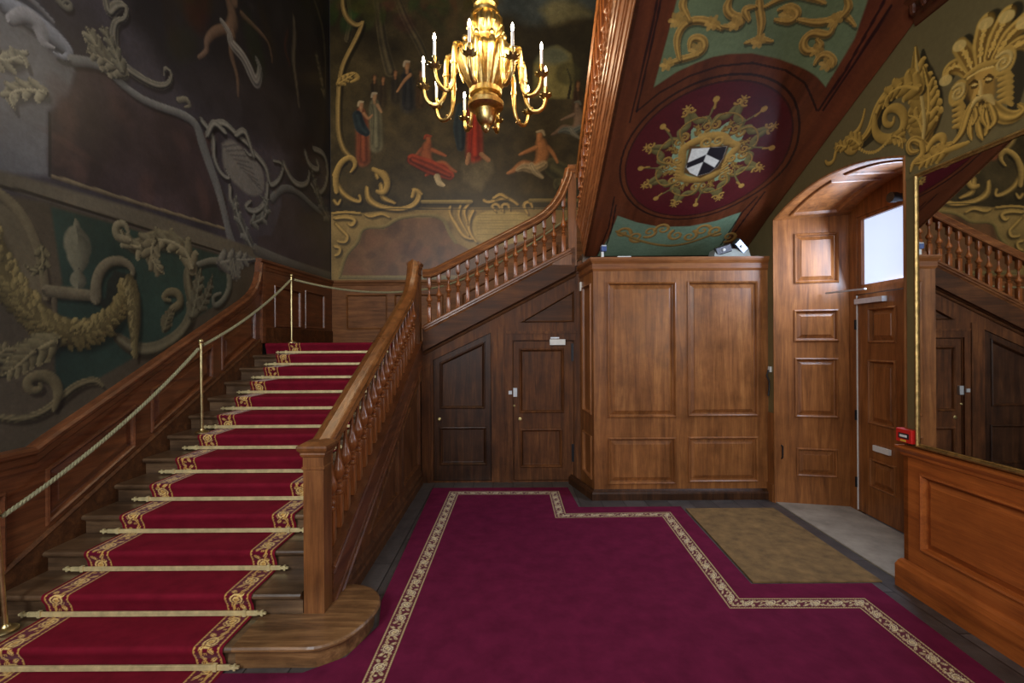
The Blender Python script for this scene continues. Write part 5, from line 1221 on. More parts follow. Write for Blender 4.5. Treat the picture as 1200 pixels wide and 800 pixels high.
# ---- back mural
def mural_back(u, v):
    c = Canvas(u, v, rgb3(30, 28, 22)); BY = 7.79
    n1 = fbm(u * 1.1, v * 1.1, 41)[:, None]; n2 = fbm(u * 5, v * 5, 43)[:, None]
    c.c = rgb3(20, 18, 12) * (1 - n1) + rgb3(82, 72, 46) * n1; c.c *= 0.6 + 0.8 * n2
    w = lambda z, pts: [atY(*z(*p), BY) for p in pts]
    SCL = {id(Z2): 3.479, id(Z6): 3.333}
    def st(z, pts, wd, li, dk, **k):
        s = FPX / BY * SCL[id(z)]; ww = [q / s for q in wd] if hasattr(wd, '__len__') else wd / s; c.stroke(w(z, pts), ww, li, dk, **k)
    def ac(z, pts, wd, li, dk, lobes=6, **k): c.acanthus(w(z, pts), wd / (FPX / BY * SCL[id(z)]), li, dk, lobes, **k)
    # sky, distance, ground: a plain pastoral landscape
    c.poly(w(Z2, [(620, -300), (1300, -300), (1300, 70), (1000, 60), (860, 110), (760, 60), (680, 40)]), rgb3(74, 84, 84), 0.12, 0.85, True, 0.5, 44, 2)
    c.poly(w(Z2, [(880, 40), (940, 0), (1030, 10), (1090, 60), (1000, 75), (930, 100)]), rgb3(120, 114, 78), 0.08, 0.85, True, 0.4, 45, 3)
    c.poly(w(Z2, [(800, 110), (920, 110), (1130, 70), (1300, 60), (1300, 330), (800, 330)]), rgb3(48, 44, 32), 0.06, 0.8, False, 0.4, 46, 2)
    c.poly(w(Z2, [(850, 400), (855, 260), (890, 205), (950, 185), (1005, 220), (1020, 300), (1010, 400)]), rgb3(132, 124, 74), 0.03, 0.9, False, 0.5, 47, 2)
    c.poly(w(Z2, [(860, 250), (900, 200), (960, 195), (1000, 240), (940, 262)]), rgb3(92, 100, 84), 0.05, 0.8, True, 0.3)
    st(Z2, [(995, 400), (1005, 330), (990, 280)], [6, 5, 3], rgb3(52, 48, 32), rgb3(30, 28, 20)); c.blob(w(Z2, [(995, 300)])[0], (0.22, 0.2), rgb3(66, 64, 40), 0.7)
    for pts, wd in (([(205, -80), (225, 60), (240, 180), (270, 290)], [18, 20, 22, 26]), ([(280, -60), (330, 80), (390, 180), (420, 260)], [16, 18, 20, 16]), ([(90, -60), (110, 60), (95, 160)], [12, 14, 14])):
        st(Z2, pts, wd, rgb3(86, 78, 56), rgb3(26, 24, 18), rib=2)
    for k in range(160):
        x, y = 20 + 700 * rng.random(), -260 + 360 * rng.random() ** 1.3
        c.blob(w(Z2, [(x, y)])[0], (0.10 + 0.22 * rng.random(), 0.05 + 0.12 * rng.random()), rgb3(34 + 44 * rng.random(), 36 + 40 * rng.random(), 22 + 14 * rng.random()), 0.4, rng.random() * 3, 0.6)
    c.poly(w(Z2, [(80, 640), (330, 560), (560, 640), (760, 640), (1000, 640), (1100, 680), (1100, 800), (80, 800)]), rgb3(66, 58, 38), 0.1, 0.75, False, 0.6, 48, 3)
    c.poly(w(Z2, [(560, 660), (680, 650), (690, 700), (640, 780), (560, 740)]), rgb3(96, 88, 66), 0.04, 0.7, False, 0.5, 49, 5)
    # loose generic staffage: robed figures resting in the shade
    def fig(x, y, s, cloth, skin=(172, 122, 82), h=6.0, lean=0.0, hood=None, arm=None, a=0.9):
        cl = rgb3(*cloth); sk = rgb3(*skin)
        st(Z2, [(x, y + s * 1.1), (x + lean * 0.4, y + s * 2.6), (x + lean * 0.7, y + s * 4.2), (x + lean, y + s * h)], [s * 1.0, s * 1.45, s * 1.6, s * 1.7], cl, cl * 0.2, a=a, rib=3, soft=0.6)
        st(Z2, [(x - s * 0.7, y + s * 1.6), (x - s * 0.5 + lean * 0.5, y + s * 3), (x - s * 0.8 + lean, y + s * h * 0.95)], [s * 0.4, s * 0.45, s * 0.3], cl * 0.7, cl * 0.2, a=a * 0.9, rib=2, soft=0.5)
        if arm: st(Z2, [(x + s * 0.5, y + s * 1.5), (x + arm[0] * 0.5 + s * 0.4, y + s * 2.4), (x + arm[0], y + arm[1])], [s * 0.4, s * 0.34, s * 0.22], sk, sk * 0.35, a=a, soft=0.6)
        st(Z2, [(x, y + s * 0.4), (x, y + s * 1.1)], [s * 0.34, s * 0.36], sk * 0.8, sk * 0.3, a=a, soft=0.6)
        st(Z2, [(x + s * 0.05, y - s * 0.35), (x, y + s * 0.25)], [s * 0.55, s * 0.5], sk, sk * 0.3, a=a, soft=0.6)
        hc_ = rgb3(*(hood or (52, 36, 24))); st(Z2, [(x - s * 0.5, y), (x - s * 0.3, y - s * 0.6), (x + s * 0.35, y - s * 0.65)], [s * 0.28, s * 0.36, s * 0.24], hc_, hc_ * 0.4, a=a, soft=0.6)
    dk_ = rgb3(22, 20, 14)
    for f in ((205, 318, 17, (42, 32, 26)), (240, 325, 17, (52, 40, 30)), (395, 300, 20, (84, 60, 34)), (455, 330, 18, (60, 50, 34)), (1035, 345, 20, (70, 44, 32)), (290, 300, 18, (44, 40, 36))): fig(*f, a=0.6)
    fig(338, 268, 25, (46, 48, 50), (176, 132, 92), 6.5, 4, (180, 166, 140), (-40, 105))
    fig(205, 395, 22, (118, 116, 92), (176, 138, 100), 9.0, 6, (176, 166, 142), (28, 62))
    fig(150, 430, 22, (140, 76, 50), (182, 138, 100), 10.0, 10, (196, 182, 148), (45, 40)); st(Z2, [(135, 470), (150, 520), (170, 540)], [22, 26, 18], rgb3(48, 60, 64), rgb3(18, 22, 24), rib=2)
    fig(610, 405, 26, (168, 50, 24), (176, 130, 90), 8.6, 4, (60, 42, 28)); st(Z2, [(560, 440), (552, 520), (556, 600)], [24, 30, 18], rgb3(48, 60, 64), rgb3(18, 22, 26), rib=2)
    st(Z2, [(590, 630), (585, 662)], [10, 12], rgb3(172, 128, 90), rgb3(60, 40, 26)); st(Z2, [(640, 628), (668, 652)], [10, 11], rgb3(172, 128, 90), rgb3(60, 40, 26))
    def rest(x, y, s, skin, cloth, flip=1, white=(190, 176, 142)):
        sk = rgb3(*skin); cl = rgb3(*cloth); wv = rgb3(*white); X = lambda d: x + d * s * flip
        st(Z2, [(X(0.2), y + s * 1.0), (X(0.5), y + s * 2.2), (X(0.1), y + s * 3.8), (X(-0.6), y + s * 4.6)], [s * 0.95, s * 1.2, s * 1.0, s * 0.9], sk, sk * 0.28, soft=0.55)
        st(Z2, [(X(-0.8), y + s * 4.6), (X(-2.4), y + s * 3.9), (X(-3.6), y + s * 4.9), (X(-4.6), y + s * 5.4)], [s * 0.75, s * 0.7, s * 0.5, s * 0.3], sk * 0.9, sk * 0.25, soft=0.6)
        st(Z2, [(X(-0.6), y + s * 1.7), (X(-2.0), y + s * 2.3), (X(-2.9), y + s * 2.7)], [s * 0.45, s * 0.38, s * 0.26], sk, sk * 0.3, soft=0.6)
        st(Z2, [(X(1.2), y + s * 1.6), (X(2.0), y + s * 2.6), (X(2.6), y + s * 3.8)], [s * 0.42, s * 0.36, s * 0.24], sk * 0.85, sk * 0.25, soft=0.6)
        st(Z2, [(X(0.6), y + s * 4.2), (X(-0.8), y + s * 4.9), (X(-2.2), y + s * 4.4), (X(-3.2), y + s * 4.9)], [s * 0.8, s * 0.9, s * 0.8, s * 0.4], cl, cl * 0.25, rib=3, soft=0.55)
        st(Z2, [(X(-1.2), y + s * 4.2), (X(-0.6), y + s * 5.2), (X(0.4), y + s * 6.0)], [s * 0.5, s * 0.55, s * 0.3], wv, wv * 0.3, rib=3, soft=0.6)
        st(Z2, [(X(0.05), y - s * 0.35), (X(-0.05), y + s * 0.4)], [s * 0.58, s * 0.5], sk, sk * 0.3, soft=0.6); st(Z2, [(X(-0.4), y - s * 0.6), (X(0.4), y - s * 0.7), (X(0.7), y - s * 0.2)], [s * 0.22, s * 0.34, s * 0.22], wv * 0.8, wv * 0.25, soft=0.6)
    st(Z2, [(930, 680), (980, 720), (960, 750)], [40, 46, 30], rgb3(92, 90, 62), rgb3(34, 34, 24), rib=2)
    rest(878, 555, 28, (190, 132, 84), (182, 164, 128), 1)
    rest(425, 570, 24, (164, 96, 60), (140, 56, 30), -1, (160, 70, 40))
    st(Z2, [(360, 650), (430, 680), (510, 715)], [26, 34, 22], rgb3(146, 60, 34), rgb3(40, 18, 12), rib=3)
    rest(1030, 430, 22, (126, 104, 84), (96, 100, 92), 1, (120, 118, 104))
    st(Z2, [(460, 720), (470, 745), (485, 755)], [14, 13, 8], rgb3(190, 176, 140), rgb3(70, 62, 46))
    # glaze of broken shadow over the figures, as in old varnish
    k = c.sel(-3.1, 3.2, 2.9, 8.3); q = fbm(c.u[k] * 4.5, c.v[k] * 4.5, 81); q2 = fbm(c.u[k] * 14, c.v[k] * 14, 83)
    c.c[k] *= (0.62 + 0.75 * q + 0.35 * (q2 - 0.5))[:, None]
    # painted rococo frame: ochre border, brown inset, ledges and scrolls
    OL, OD = rgb3(186, 158, 92), rgb3(50, 42, 24)
    c.poly(w(Z6, [(80, 195), (200, 200), (300, 190), (450, 178), (1250, 178), (1250, 480), (80, 480)]), rgb3(126, 108, 66), 0.012, 1, False, 0.45, 52, 3)
    c.poly(w(Z6, [(135, 442), (150, 380), (172, 345), (205, 315), (222, 255), (300, 262), (340, 232), (390, 218), (530, 216), (550, 270), (575, 310), (640, 345), (760, 330), (900, 290), (1000, 300), (1000, 442)]), rgb3(98, 72, 48), 0.012, 1, False, 0.5, 53, 4)
    for k in range(40):
        x, y = 170 + 420 * rng.random(), 250 + 180 * rng.random()
        if y > 300 or x > 330: c.blob(w(Z6, [(x, y)])[0], (0.05 + 0.16 * rng.random(), 0.04 + 0.1 * rng.random()), [rgb3(112, 78, 52), rgb3(62, 42, 30), rgb3(104, 72, 50)][k % 3], 0.5, rng.random() * 3, 0.6)
    st(Z6, [(130, 450), (560, 452), (1000, 452)], [8, 8, 8], rgb3(126, 116, 78), rgb3(70, 64, 42), smooth=False)
    st(Z6, [(128, 442), (146, 375), (170, 340), (200, 312), (216, 252), (300, 258), (338, 228), (390, 212), (530, 211), (552, 272), (580, 312)], [8] * 11, rgb3(134, 120, 74), rgb3(60, 54, 32))
    c.poly(w(Z6, [(650, 300), (645, 230), (690, 195), (780, 192), (860, 205), (880, 250), (850, 300), (740, 320)]), rgb3(150, 132, 78), 0.015, 1, True, 0.25, 54, 4)
    for k in range(9): st(Z6, [(665, 205 + 11 * k), (865, 205 + 11 * k)], [1.2, 1.2], rgb3(92, 84, 50), rgb3(92, 84, 50), a=0.5, smooth=False)
    for pts, wd in (([(660, 310), (635, 280), (630, 230), (650, 190)], [6, 12, 12, 8]), ([(560, 175), (555, 200), (580, 240), (610, 290), (640, 300)], [7, 10, 12, 12, 8]), ([(600, 170), (590, 210), (610, 250), (630, 285)], [6, 8, 8, 5]), ([(640, 155), (615, 190), (625, 240)], [6, 9, 5]),
                    ([(690, 150), (710, 160), (760, 140), (800, 150), (820, 165)], [7, 8, 10, 8, 6]), ([(735, 190), (720, 170), (745, 165), (755, 185)], [6, 7, 7, 5]), ([(765, 190), (760, 168), (785, 165), (790, 185)], [6, 7, 7, 5]), ([(730, 140), (755, 128), (780, 140)], [7, 9, 7]), ([(860, 200), (845, 165), (870, 155), (880, 175)], [7, 9, 8, 5]),
                    ([(105, 50), (120, 20), (150, 0)], [8, 8, 6]), ([(110, 50), (130, 115), (180, 150), (210, 155), (205, 130)], [9, 11, 10, 9, 6]), ([(235, 100), (240, 150), (300, 180), (380, 185), (430, 160), (440, 120), (415, 110)], [10, 14, 12, 12, 14, 14, 10]), ([(275, 60), (270, 40), (300, 40), (318, 75), (310, 95)], [8, 10, 11, 10, 7]), ([(290, 90), (300, 140), (340, 160)], [12, 12, 7]),
                    ([(105, 150), (120, 165), (130, 150)], [7, 8, 6]), ([(100, 200), (150, 196), (205, 200)], [6, 7, 6]), ([(110, 220), (150, 215), (190, 225), (175, 250), (160, 240)], [10, 12, 12, 10, 7]), ([(112, 240), (140, 270), (160, 290), (150, 315), (120, 310)], [9, 11, 9, 8, 6]), ([(108, 330), (130, 335), (125, 360), (110, 365)], [8, 9, 8, 6]), ([(225, 205), (250, 215), (290, 200), (320, 215)], [6, 9, 9, 6])):
        st(Z6, pts, wd, OL, OD, rib=1.5, drop=0.03)
    st(Z6, [(450, 155), (640, 155)], [8, 8], rgb3(150, 134, 84), rgb3(70, 62, 38), smooth=False, drop=0.03); st(Z6, [(870, 150), (1200, 150)], [8, 8], rgb3(136, 122, 76), rgb3(66, 58, 36), smooth=False)
    st(Z6, [(80, 183), (450, 183), (1200, 183)], [2, 2, 2], rgb3(50, 46, 30), rgb3(50, 46, 30))
    st(Z2, [(80, -60), (75, 20), (95, 80), (140, 110), (160, 85), (145, 130), (110, 200), (75, 270), (62, 350), (58, 450), (60, 550), (85, 620), (110, 640)], [9, 10, 12, 12, 8, 12, 12, 12, 12, 12, 12, 12, 8], rgb3(164, 140, 86), rgb3(36, 32, 20), rib=1.5, drop=0.04)
    st(Z2, [(75, 315), (120, 300), (140, 320), (110, 335)], [8, 11, 11, 6], OL, OD); ac(Z2, [(60, 340), (90, 320), (125, 300)], 14, OL, OD, 4)
    st(Z2, [(50, 780), (45, 720), (70, 660), (110, 640), (130, 670), (110, 700)], [10, 14, 14, 12, 9, 6], OL, OD, drop=0.03)
    st(Z2, [(200, 690), (230, 705), (260, 740), (245, 790), (215, 780)], [10, 12, 14, 12, 8], OL, OD, drop=0.03)
    st(Z2, [(360, 800), (370, 775), (395, 790)], [8, 9, 6], OL, OD)
    c.c *= (1.12 + 0.3 * (fbm(u * 9, v * 9, 78)[:, None] - 0.5)) * np.array([1.14, 1.0, 0.84])
    return c.c
mb_ = grid_obj('mural', np.linspace(-3.085, 2.85, 430), np.linspace(2.70, 8.3, 400), lambda u, v: np.stack([u, np.full(len(u), 7.79), v], 1), PAINT, mural_back, None,
               lambda u, v: v > np.interp(u, [-3.1, -0.99, 1.0, 3.2], [2.72, 2.72, 3.74, 3.74]))
tag(mb_, 'large dark landscape mural with gold scroll frame on the back wall', 'mural')

# ---- soffit painting of the upper flight (u = X, v = Y on the sloping plane)
SL = 1 / math.cos(math.atan(0.583))
def atU(px, py):
    r = ray(px, py); t = (6.053 - EYE) / (r[2] + 0.583); return (r[0] * t, t)
def soffit_paint(u, v):
    c = Canvas(u, v * SL, rgb3(112, 58, 36)); vs = v * SL; c.L = np.array([-0.5, -0.8])
    g = fbm(u * 16, vs * 1.6, 61)[:, None]; g2 = fbm(u * 2.5, vs * 2.5, 62)[:, None]
    c.c = (rgb3(60, 29, 17) * (1 - g) + rgb3(104, 54, 30) * g) * (0.75 + 0.5 * g2)
    w = lambda z, pts: [(lambda q: (q[0], q[1] * SL))(atU(*z(*p))) for p in pts]
    GREEN = rgb3(98, 110, 78); MAR = rgb3(72, 21, 25); BLK = rgb3(22, 14, 16)
    C0 = np.array([1.865, 4.375 * SL])
    def line(P, wd=0.009, col=BLK): c.stroke(P, [wd, wd], col, col, 0.85, smooth=False)
    def circ(r, n=60, a0=0, a1=2 * PI): return [(C0[0] + r * math.cos(a0 + (a1 - a0) * i / n), C0[1] + r * math.sin(a0 + (a1 - a0) * i / n)) for i in range(n + 1)]
    # green fields with arc cut out
    x0, x1 = 1.10, 2.50
    rg = 1.0
    up = [(x0, 3.64 * SL)] + [(x0, 2.9 * SL), (x1 + 0.1, 2.9 * SL), (x1 + 0.05, 3.55 * SL)]
    up = w(Z3, [(222, 264), (262, 118), (300, -30), (340, -180), (930, -180), (830, 90), (742, 243), (715, 226), (660, 200), (600, 178), (520, 161), (450, 163), (400, 172), (350, 190), (290, 218)])
    c.poly(up, GREEN, 0.006, 1, False, 0.25, 63, 3)
    dn = w(Z3, [(113, 652), (170, 672), (240, 686), (330, 684), (410, 668), (486, 640), (440, 730), (400, 790), (40, 790), (85, 720)])
    c.poly(dn, rgb3(98, 116, 92), 0.006, 1, False, 0.25, 64, 3)
    # lines
    line(w(Z3, [(252, -40), (232, 60), (170, 338)])); line(w(Z3, [(240, -40), (222, 60), (150, 370)]))
    line(w(Z3, [(170, 338), (240, 280), (330, 230), (420, 200), (520, 190), (620, 212), (680, 250), (715, 310)]))
    line(w(Z3, [(720, 308), (800, 180), (920, -40)])); line(w(Z3, [(735, 300), (826, 150), (940, -40)]))
    line(w(Z3, [(40, 800), (85, 690), (103, 596)])); line(w(Z3, [(60, 800), (96, 690), (108, 620)])); line(w(Z3, [(440, 740), (500, 655), (558, 572)])); line(w(Z3, [(425, 740), (490, 640), (535, 590)]))
    c.c[:] = c.c
    for r, wd in ((0.745, 0.011), (0.80, 0.011), (0.67, 0.005)):
        P = circ(r); c.stroke(P, [wd, wd], BLK, BLK, 0.85, smooth=False)
    c.blob(C0, (0.655, 0.655), MAR, 1, 0, 8)
    d = np.hypot(c.u - C0[0], c.v - C0[1]); c.c[d < 0.665] = MAR * (0.85 + 0.3 * fbm(u[d < 0.665] * 6, vs[d < 0.665] * 6, 65)[:, None])
    # green centre with ragged edge
    an = np.arctan2(c.v - C0[1], c.u - C0[0]); rr = 0.33 + 0.04 * np.cos(9 * an) + 0.03 * np.sin(14 * an + 1)
    m = d < rr; c.c[m] = rgb3(118, 136, 104)
    GO, GD = rgb3(176, 136, 66), rgb3(70, 48, 22); OG, OGD = rgb3(116, 104, 58), rgb3(54, 48, 28)
    pol = lambda r, a: (C0[0] + r * math.cos(a), C0[1] + r * math.sin(a))
    for k in range(8):                                                     # strapwork star
        a = 2 * PI * k / 8 + 0.2; s_ = PI / 8
        c.stroke([pol(0.36, a - s_), pol(0.44, a - s_ * 0.7), pol(0.41, a - s_ * 0.3), pol(0.52, a - 0.04), pol(0.56, a)], [0.016, 0.034, 0.030, 0.032, 0.010], OG, OGD)
        c.stroke([pol(0.36, a + s_), pol(0.44, a + s_ * 0.7), pol(0.41, a + s_ * 0.3), pol(0.52, a + 0.04), pol(0.56, a)], [0.016, 0.034, 0.030, 0.032, 0.010], OG, OGD)
        c.stroke([pol(0.34, a - s_ * 1.0), pol(0.47, a - 0.25), pol(0.47, a + 0.25), pol(0.34, a + s_ * 1.0)], [0.008, 0.008], GO * 0.75, GD)
        c.stroke([pol(0.33, a), pol(0.42, a + 0.3), pol(0.50, a + 0.36), pol(0.565, a + s_)], [0.009, 0.009], OG, OGD)
        b_ = a + s_
        c.spiral(pol(0.575, a + 0.055), 0.034, 0.006, a + 2.4, 1.0, 0.013, 0.007, GO, GD); c.spiral(pol(0.575, a - 0.055), 0.034, 0.006, a - 2.4, -1.0, 0.013, 0.007, GO, GD)
        c.stroke([pol(0.57, a), pol(0.635, a)], [0.018, 0.006], GO, GD); c.stroke([pol(0.6, a), pol(0.625, a + 0.06)], [0.012, 0.005], GO, GD); c.stroke([pol(0.6, a), pol(0.625, a - 0.06)], [0.012, 0.005], GO, GD)
        c.stroke([pol(0.52, b_), pol(0.60, b_)], [0.012, 0.012], GO * 0.9, GD); c.blob(pol(0.60, b_), (0.026, 0.026), GO * 0.8, 0.9, 0, 2)
        c.spiral(pol(0.345, b_ + 0.1), 0.045, 0.008, b_, 1.2, 0.018, 0.008, GO * 0.8, GD); c.spiral(pol(0.345, b_ - 0.1), 0.045, 0.008, b_ + PI, -1.2, 0.018, 0.008, GO * 0.8, GD)
        c.acanthus([pol(0.30, a), pol(0.36, a + 0.1), pol(0.41, a)], 0.022, GO * 0.7, GD, 3)
    # shield in a gilt cartouche
    S7 = lambda pts: w(Z7, pts)
    c.stroke(S7([(430, 320), (340, 370), (345, 440), (320, 520), (330, 560), (420, 580), (540, 555), (600, 500), (650, 420), (700, 370), (710, 345), (650, 330), (620, 290), (560, 280), (490, 300), (430, 320)]), [0.05, 0.045, 0.04, 0.05, 0.05, 0.045, 0.05, 0.045, 0.04, 0.045, 0.04, 0.045, 0.05, 0.05, 0.05, 0.05], GO, GD)
    c.poly(S7([(390, 350), (660, 340), (600, 500), (460, 565), (350, 530)]), GD * 1.4, 0.008)
    for i in range(5):
        c.stroke(S7([(285, 455 + 22 * i), (320, 460 + 22 * i)]), [0.012, 0.012], GO, GD); c.stroke(S7([(600 + 4 * i, 540 - 18 * i), (660 - 6 * i, 510 - 16 * i)]), [0.012, 0.012], GO, GD)
    c.spiral(S7([(505, 325)])[0], 0.06, 0.01, 0.5, 1.4, 0.02, 0.01, GO * 1.1, GD); c.spiral(S7([(580, 315)])[0], 0.06, 0.01, 2.5, -1.4, 0.02, 0.01, GO * 1.1, GD)
    c.spiral(S7([(305, 445)])[0], 0.04, 0.01, 0.5, 1.2, 0.016, 0.008, GO, GD); c.spiral(S7([(670, 430)])[0], 0.04, 0.01, 2.0, -1.2, 0.016, 0.008, GO, GD)
    for k in range(7): c.blob(S7([(460 + 28 * k, 275 - 12 * math.sin(k / 6 * PI))])[0], (0.018, 0.018), GO * 0.8, 0.9, 0, 2)
    WHT, SAB = rgb3(206, 202, 190), rgb3(24, 24, 30)
    sh = [(405, 368), (640, 352), (612, 432), (575, 488), (520, 528), (440, 550), (392, 528), (366, 492)]
    c.poly(S7(sh), WHT, 0.004)
    c.poly(S7([(525, 360), (640, 352), (612, 432), (575, 488), (520, 528), (440, 550), (502, 405)]), SAB, 0.004)
    c.poly(S7([(502, 405), (500, 448), (368, 500), (372, 462)]), SAB, 0.004)
    c.poly(S7([(502, 405), (588, 446), (556, 492), (484, 452)]), WHT, 0.004)
    # arabesques on the green fields
    for pts, r_ in (([(250, 200), (300, 180), (370, 160), (375, 120), (335, 115), (330, 150)], 0), ([(300, 180), (290, 110), (330, 60), (400, 70), (430, 90)], 0), ([(330, 60), (310, 10), (340, -40)], 0), ([(430, 80), (480, 80), (490, 55), (460, 50), (440, 20), (470, -30)], 0), ([(500, 130), (540, 120), (580, 125)], 0), ([(540, 115), (550, 70), (540, 20), (545, -40)], 0), ([(510, 60), (500, 30), (530, 20)], 0), ([(590, 60), (640, 65), (660, 40), (630, 20), (600, 30)], 0),
                    ([(560, 20), (640, -20), (700, -10), (740, 10)], 0), ([(660, 60), (720, 70), (760, 60), (790, 40), (830, 60)], 0), ([(770, 70), (750, 110), (700, 95), (670, 130), (690, 160), (730, 140), (715, 120)], 0), ([(710, 190), (730, 160), (770, 170), (750, 195)], 0), ([(780, 60), (810, 20), (800, -20)], 0)):
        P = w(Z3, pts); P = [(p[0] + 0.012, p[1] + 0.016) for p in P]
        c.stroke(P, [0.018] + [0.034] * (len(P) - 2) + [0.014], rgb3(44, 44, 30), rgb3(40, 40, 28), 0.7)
        c.stroke(w(Z3, pts), [0.016] + [0.032] * (len(pts) - 2) + [0.013], rgb3(186, 146, 74), rgb3(78, 58, 28), rib=2)
    for (x, y) in ((262, 195), (350, 150), (300, 60), (470, 70), (540, 125), (625, 42), (715, 150), (745, 185), (770, 60), (400, 70), (290, 60)):
        p = w(Z3, [(x, y)])[0]
        for k in range(6): c.blob((p[0] + 0.03 * math.cos(k), p[1] + 0.03 * math.sin(k)), (0.026, 0.016), rgb3(186, 146, 74) * (0.6 + 0.12 * (k % 4)), 0.8, k, 2)
    for k in range(9):
        p = w(Z3, [(130 + 40 * k, 705 + 12 * math.sin(k * 1.7))])[0]
        c.spiral(p, 0.09, 0.012, k, 1.3 * (1 if k % 2 else -1), 0.024, 0.010, rgb3(170, 128, 66), rgb3(72, 52, 28)); 
    c.stroke(w(Z3, [(110, 700), (200, 735), (300, 745), (420, 700)]), [0.02, 0.02], rgb3(150, 116, 60), rgb3(72, 52, 28))
    return c.c
def TSof(u, v):
    zf = 6.053 - 0.583 * v
    xw = RWX + RWK * v - 0.006
    t = np.clip((u - 2.35) / np.maximum(xw - 2.35, 0.05), 0, 1)
    drop = np.interp(v, [3.05, 3.2, 5.0, 5.7], [0.30, 0.29, 0.05, 0.0])
    x = np.where(u > 2.35, 2.35 + t * (xw - 2.35), u)
    return np.stack([x, v, zf - drop * t ** 2.2], 1)
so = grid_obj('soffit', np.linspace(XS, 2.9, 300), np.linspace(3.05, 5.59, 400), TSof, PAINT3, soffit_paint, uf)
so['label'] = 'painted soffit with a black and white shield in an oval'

# ---- gilded ornaments painted on the olive wall: a bearded mask and a leaf scroll
def wall_paint(u, v):
    c = Canvas(u, v, rgb3(112, 98, 62)); c.L = np.array([0.6, 0.75])
    c.c = rgb3(112, 98, 62) * (0.94 + 0.14 * fbm(u * 3, v * 3, 71)[:, None])
    w = lambda pts: [atR(*Z4(*p), -0.004) for p in pts]
    H, D, BK = rgb3(216, 172, 82), rgb3(80, 56, 20), rgb3(26, 24, 18)
    HL = rgb3(236, 200, 116)
    def px(P): return FPX / np.mean([p[0] for p in P]) * 3.077
    def st(pts, wd, li=H, dk=D, **k):
        P = w(pts); s = px(P); c.stroke(P, [q / s for q in wd] if hasattr(wd, '__len__') else [wd / s] * 2, li, dk, **k)
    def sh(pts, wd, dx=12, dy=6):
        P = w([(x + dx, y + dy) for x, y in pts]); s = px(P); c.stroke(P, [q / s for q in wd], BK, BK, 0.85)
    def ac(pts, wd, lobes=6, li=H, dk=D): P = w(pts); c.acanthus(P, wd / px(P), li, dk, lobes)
    # leaf scroll to the left of the mask
    sh([(560, 490), (580, 420), (575, 340), (545, 280), (540, 180)], [26, 40, 44, 40, 8], 18, 4)
    ac([(560, 490), (562, 420), (555, 340), (535, 270), (532, 170)], 46, 9)
    ac([(562, 480), (578, 400), (580, 330), (560, 240)], 30, 7)
    ac([(556, 470), (540, 430), (505, 415)], 28, 4)
    st([(560, 500), (565, 440), (556, 360), (545, 290), (534, 200)], [8, 9, 8, 6, 3], HL, D)
    sh([(545, 320), (490, 300), (430, 340), (385, 410), (380, 470), (330, 520)], [18, 26, 28, 26, 22, 12])
    st([(548, 325), (500, 300), (440, 330), (392, 395), (375, 455), (335, 510), (290, 520)], [16, 24, 26, 24, 20, 14, 8], H, D, rib=2)
    ac([(540, 320), (480, 310), (430, 345), (415, 390)], 30, 7)
    st([(385, 420), (385, 480), (430, 505), (480, 480), (495, 425), (465, 385), (425, 400), (420, 445), (450, 450), (455, 425)], [12, 18, 20, 20, 18, 17, 15, 12, 10, 7], H, D, drop=0.012)
    ac([(455, 490), (480, 500), (485, 535)], 18, 4)
    st([(350, 395), (340, 440), (320, 480), (295, 500), (280, 530), (310, 548), (330, 525)], [6, 8, 14, 18, 18, 14, 8], H, D, drop=0.012)
    ac([(330, 520), (300, 500), (270, 520)], 20, 5)
    st([(275, 530), (245, 540), (240, 580), (215, 592), (208, 580)], [14, 10, 9, 8, 5], H, D, drop=0.01)
    ac([(280, 530), (255, 525), (238, 535)], 14, 4)
    for k in range(14):
        t = k / 13; x = 330 + 110 * t; y = 535 + 40 * t * (1 - t) * 2.2 - 40 * t * t; c.blob(w([(x, y)])[0], (0.012, 0.012), H * 0.8, 1, 0, 3)
    # plumes behind the head
    plumes = [([(715, 262), (690, 235), (650, 250), (640, 290)], [20, 30, 28, 12]), ([(735, 250), (715, 200), (690, 165)], [22, 34, 30]), ([(765, 225), (770, 150), (785, 85)], [20, 36, 38]), ([(795, 205), (825, 130), (860, 60)], [20, 36, 38]), ([(820, 205), (870, 130), (925, 80)], [18, 34, 38]), ([(840, 200), (900, 160), (960, 150)], [16, 28, 30])]
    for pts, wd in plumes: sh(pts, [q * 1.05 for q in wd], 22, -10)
    for pts, wd in plumes:
        st(pts, wd, H, D); st(pts, [q * 0.62 for q in wd], rgb3(150, 112, 50), rgb3(110, 78, 32)); st(pts, [q * 0.16 for q in wd], HL, H)
        for i in range(5): 
            q = catmull(np.array(pts, float), 8); p = q[int((0.2 + 0.16 * i) * (len(q) - 1))]; c.blob(w([tuple(p)])[0], (0.018, 0.012), H, 0.9, i, 2)
        c.blob(w([pts[-1]])[0], (0.045, 0.03), HL * 0.9, 0.8, 0.5, 1.5)
    # side rolls
    sh([(690, 340), (690, 420), (690, 470)], [40, 26, 20], 8, 4); sh([(860, 220), (870, 300), (860, 370)], [44, 34, 24], 26, 6)
    for cx_, cy_, r in ((685, 335, 34), (848, 225, 40)):
        P = w([(cx_, cy_)]); s = px(P); c.blob(P[0], (r / s, r * 1.2 / s), H * 0.75, 1, 0.2, 2); c.spiral(P[0], r * 0.9 / s, 4 / s, 1.0, 1.6, 8 / s, 5 / s, HL, D)
    for i in range(5): st([(668, 380 + 20 * i), (690, 372 + 20 * i), (708, 385 + 20 * i)], [7, 12, 7], H, D)
    for i in range(6): st([(832, 270 + 20 * i), (858, 262 + 20 * i), (880, 276 + 20 * i)], [8, 13, 7], H, D)
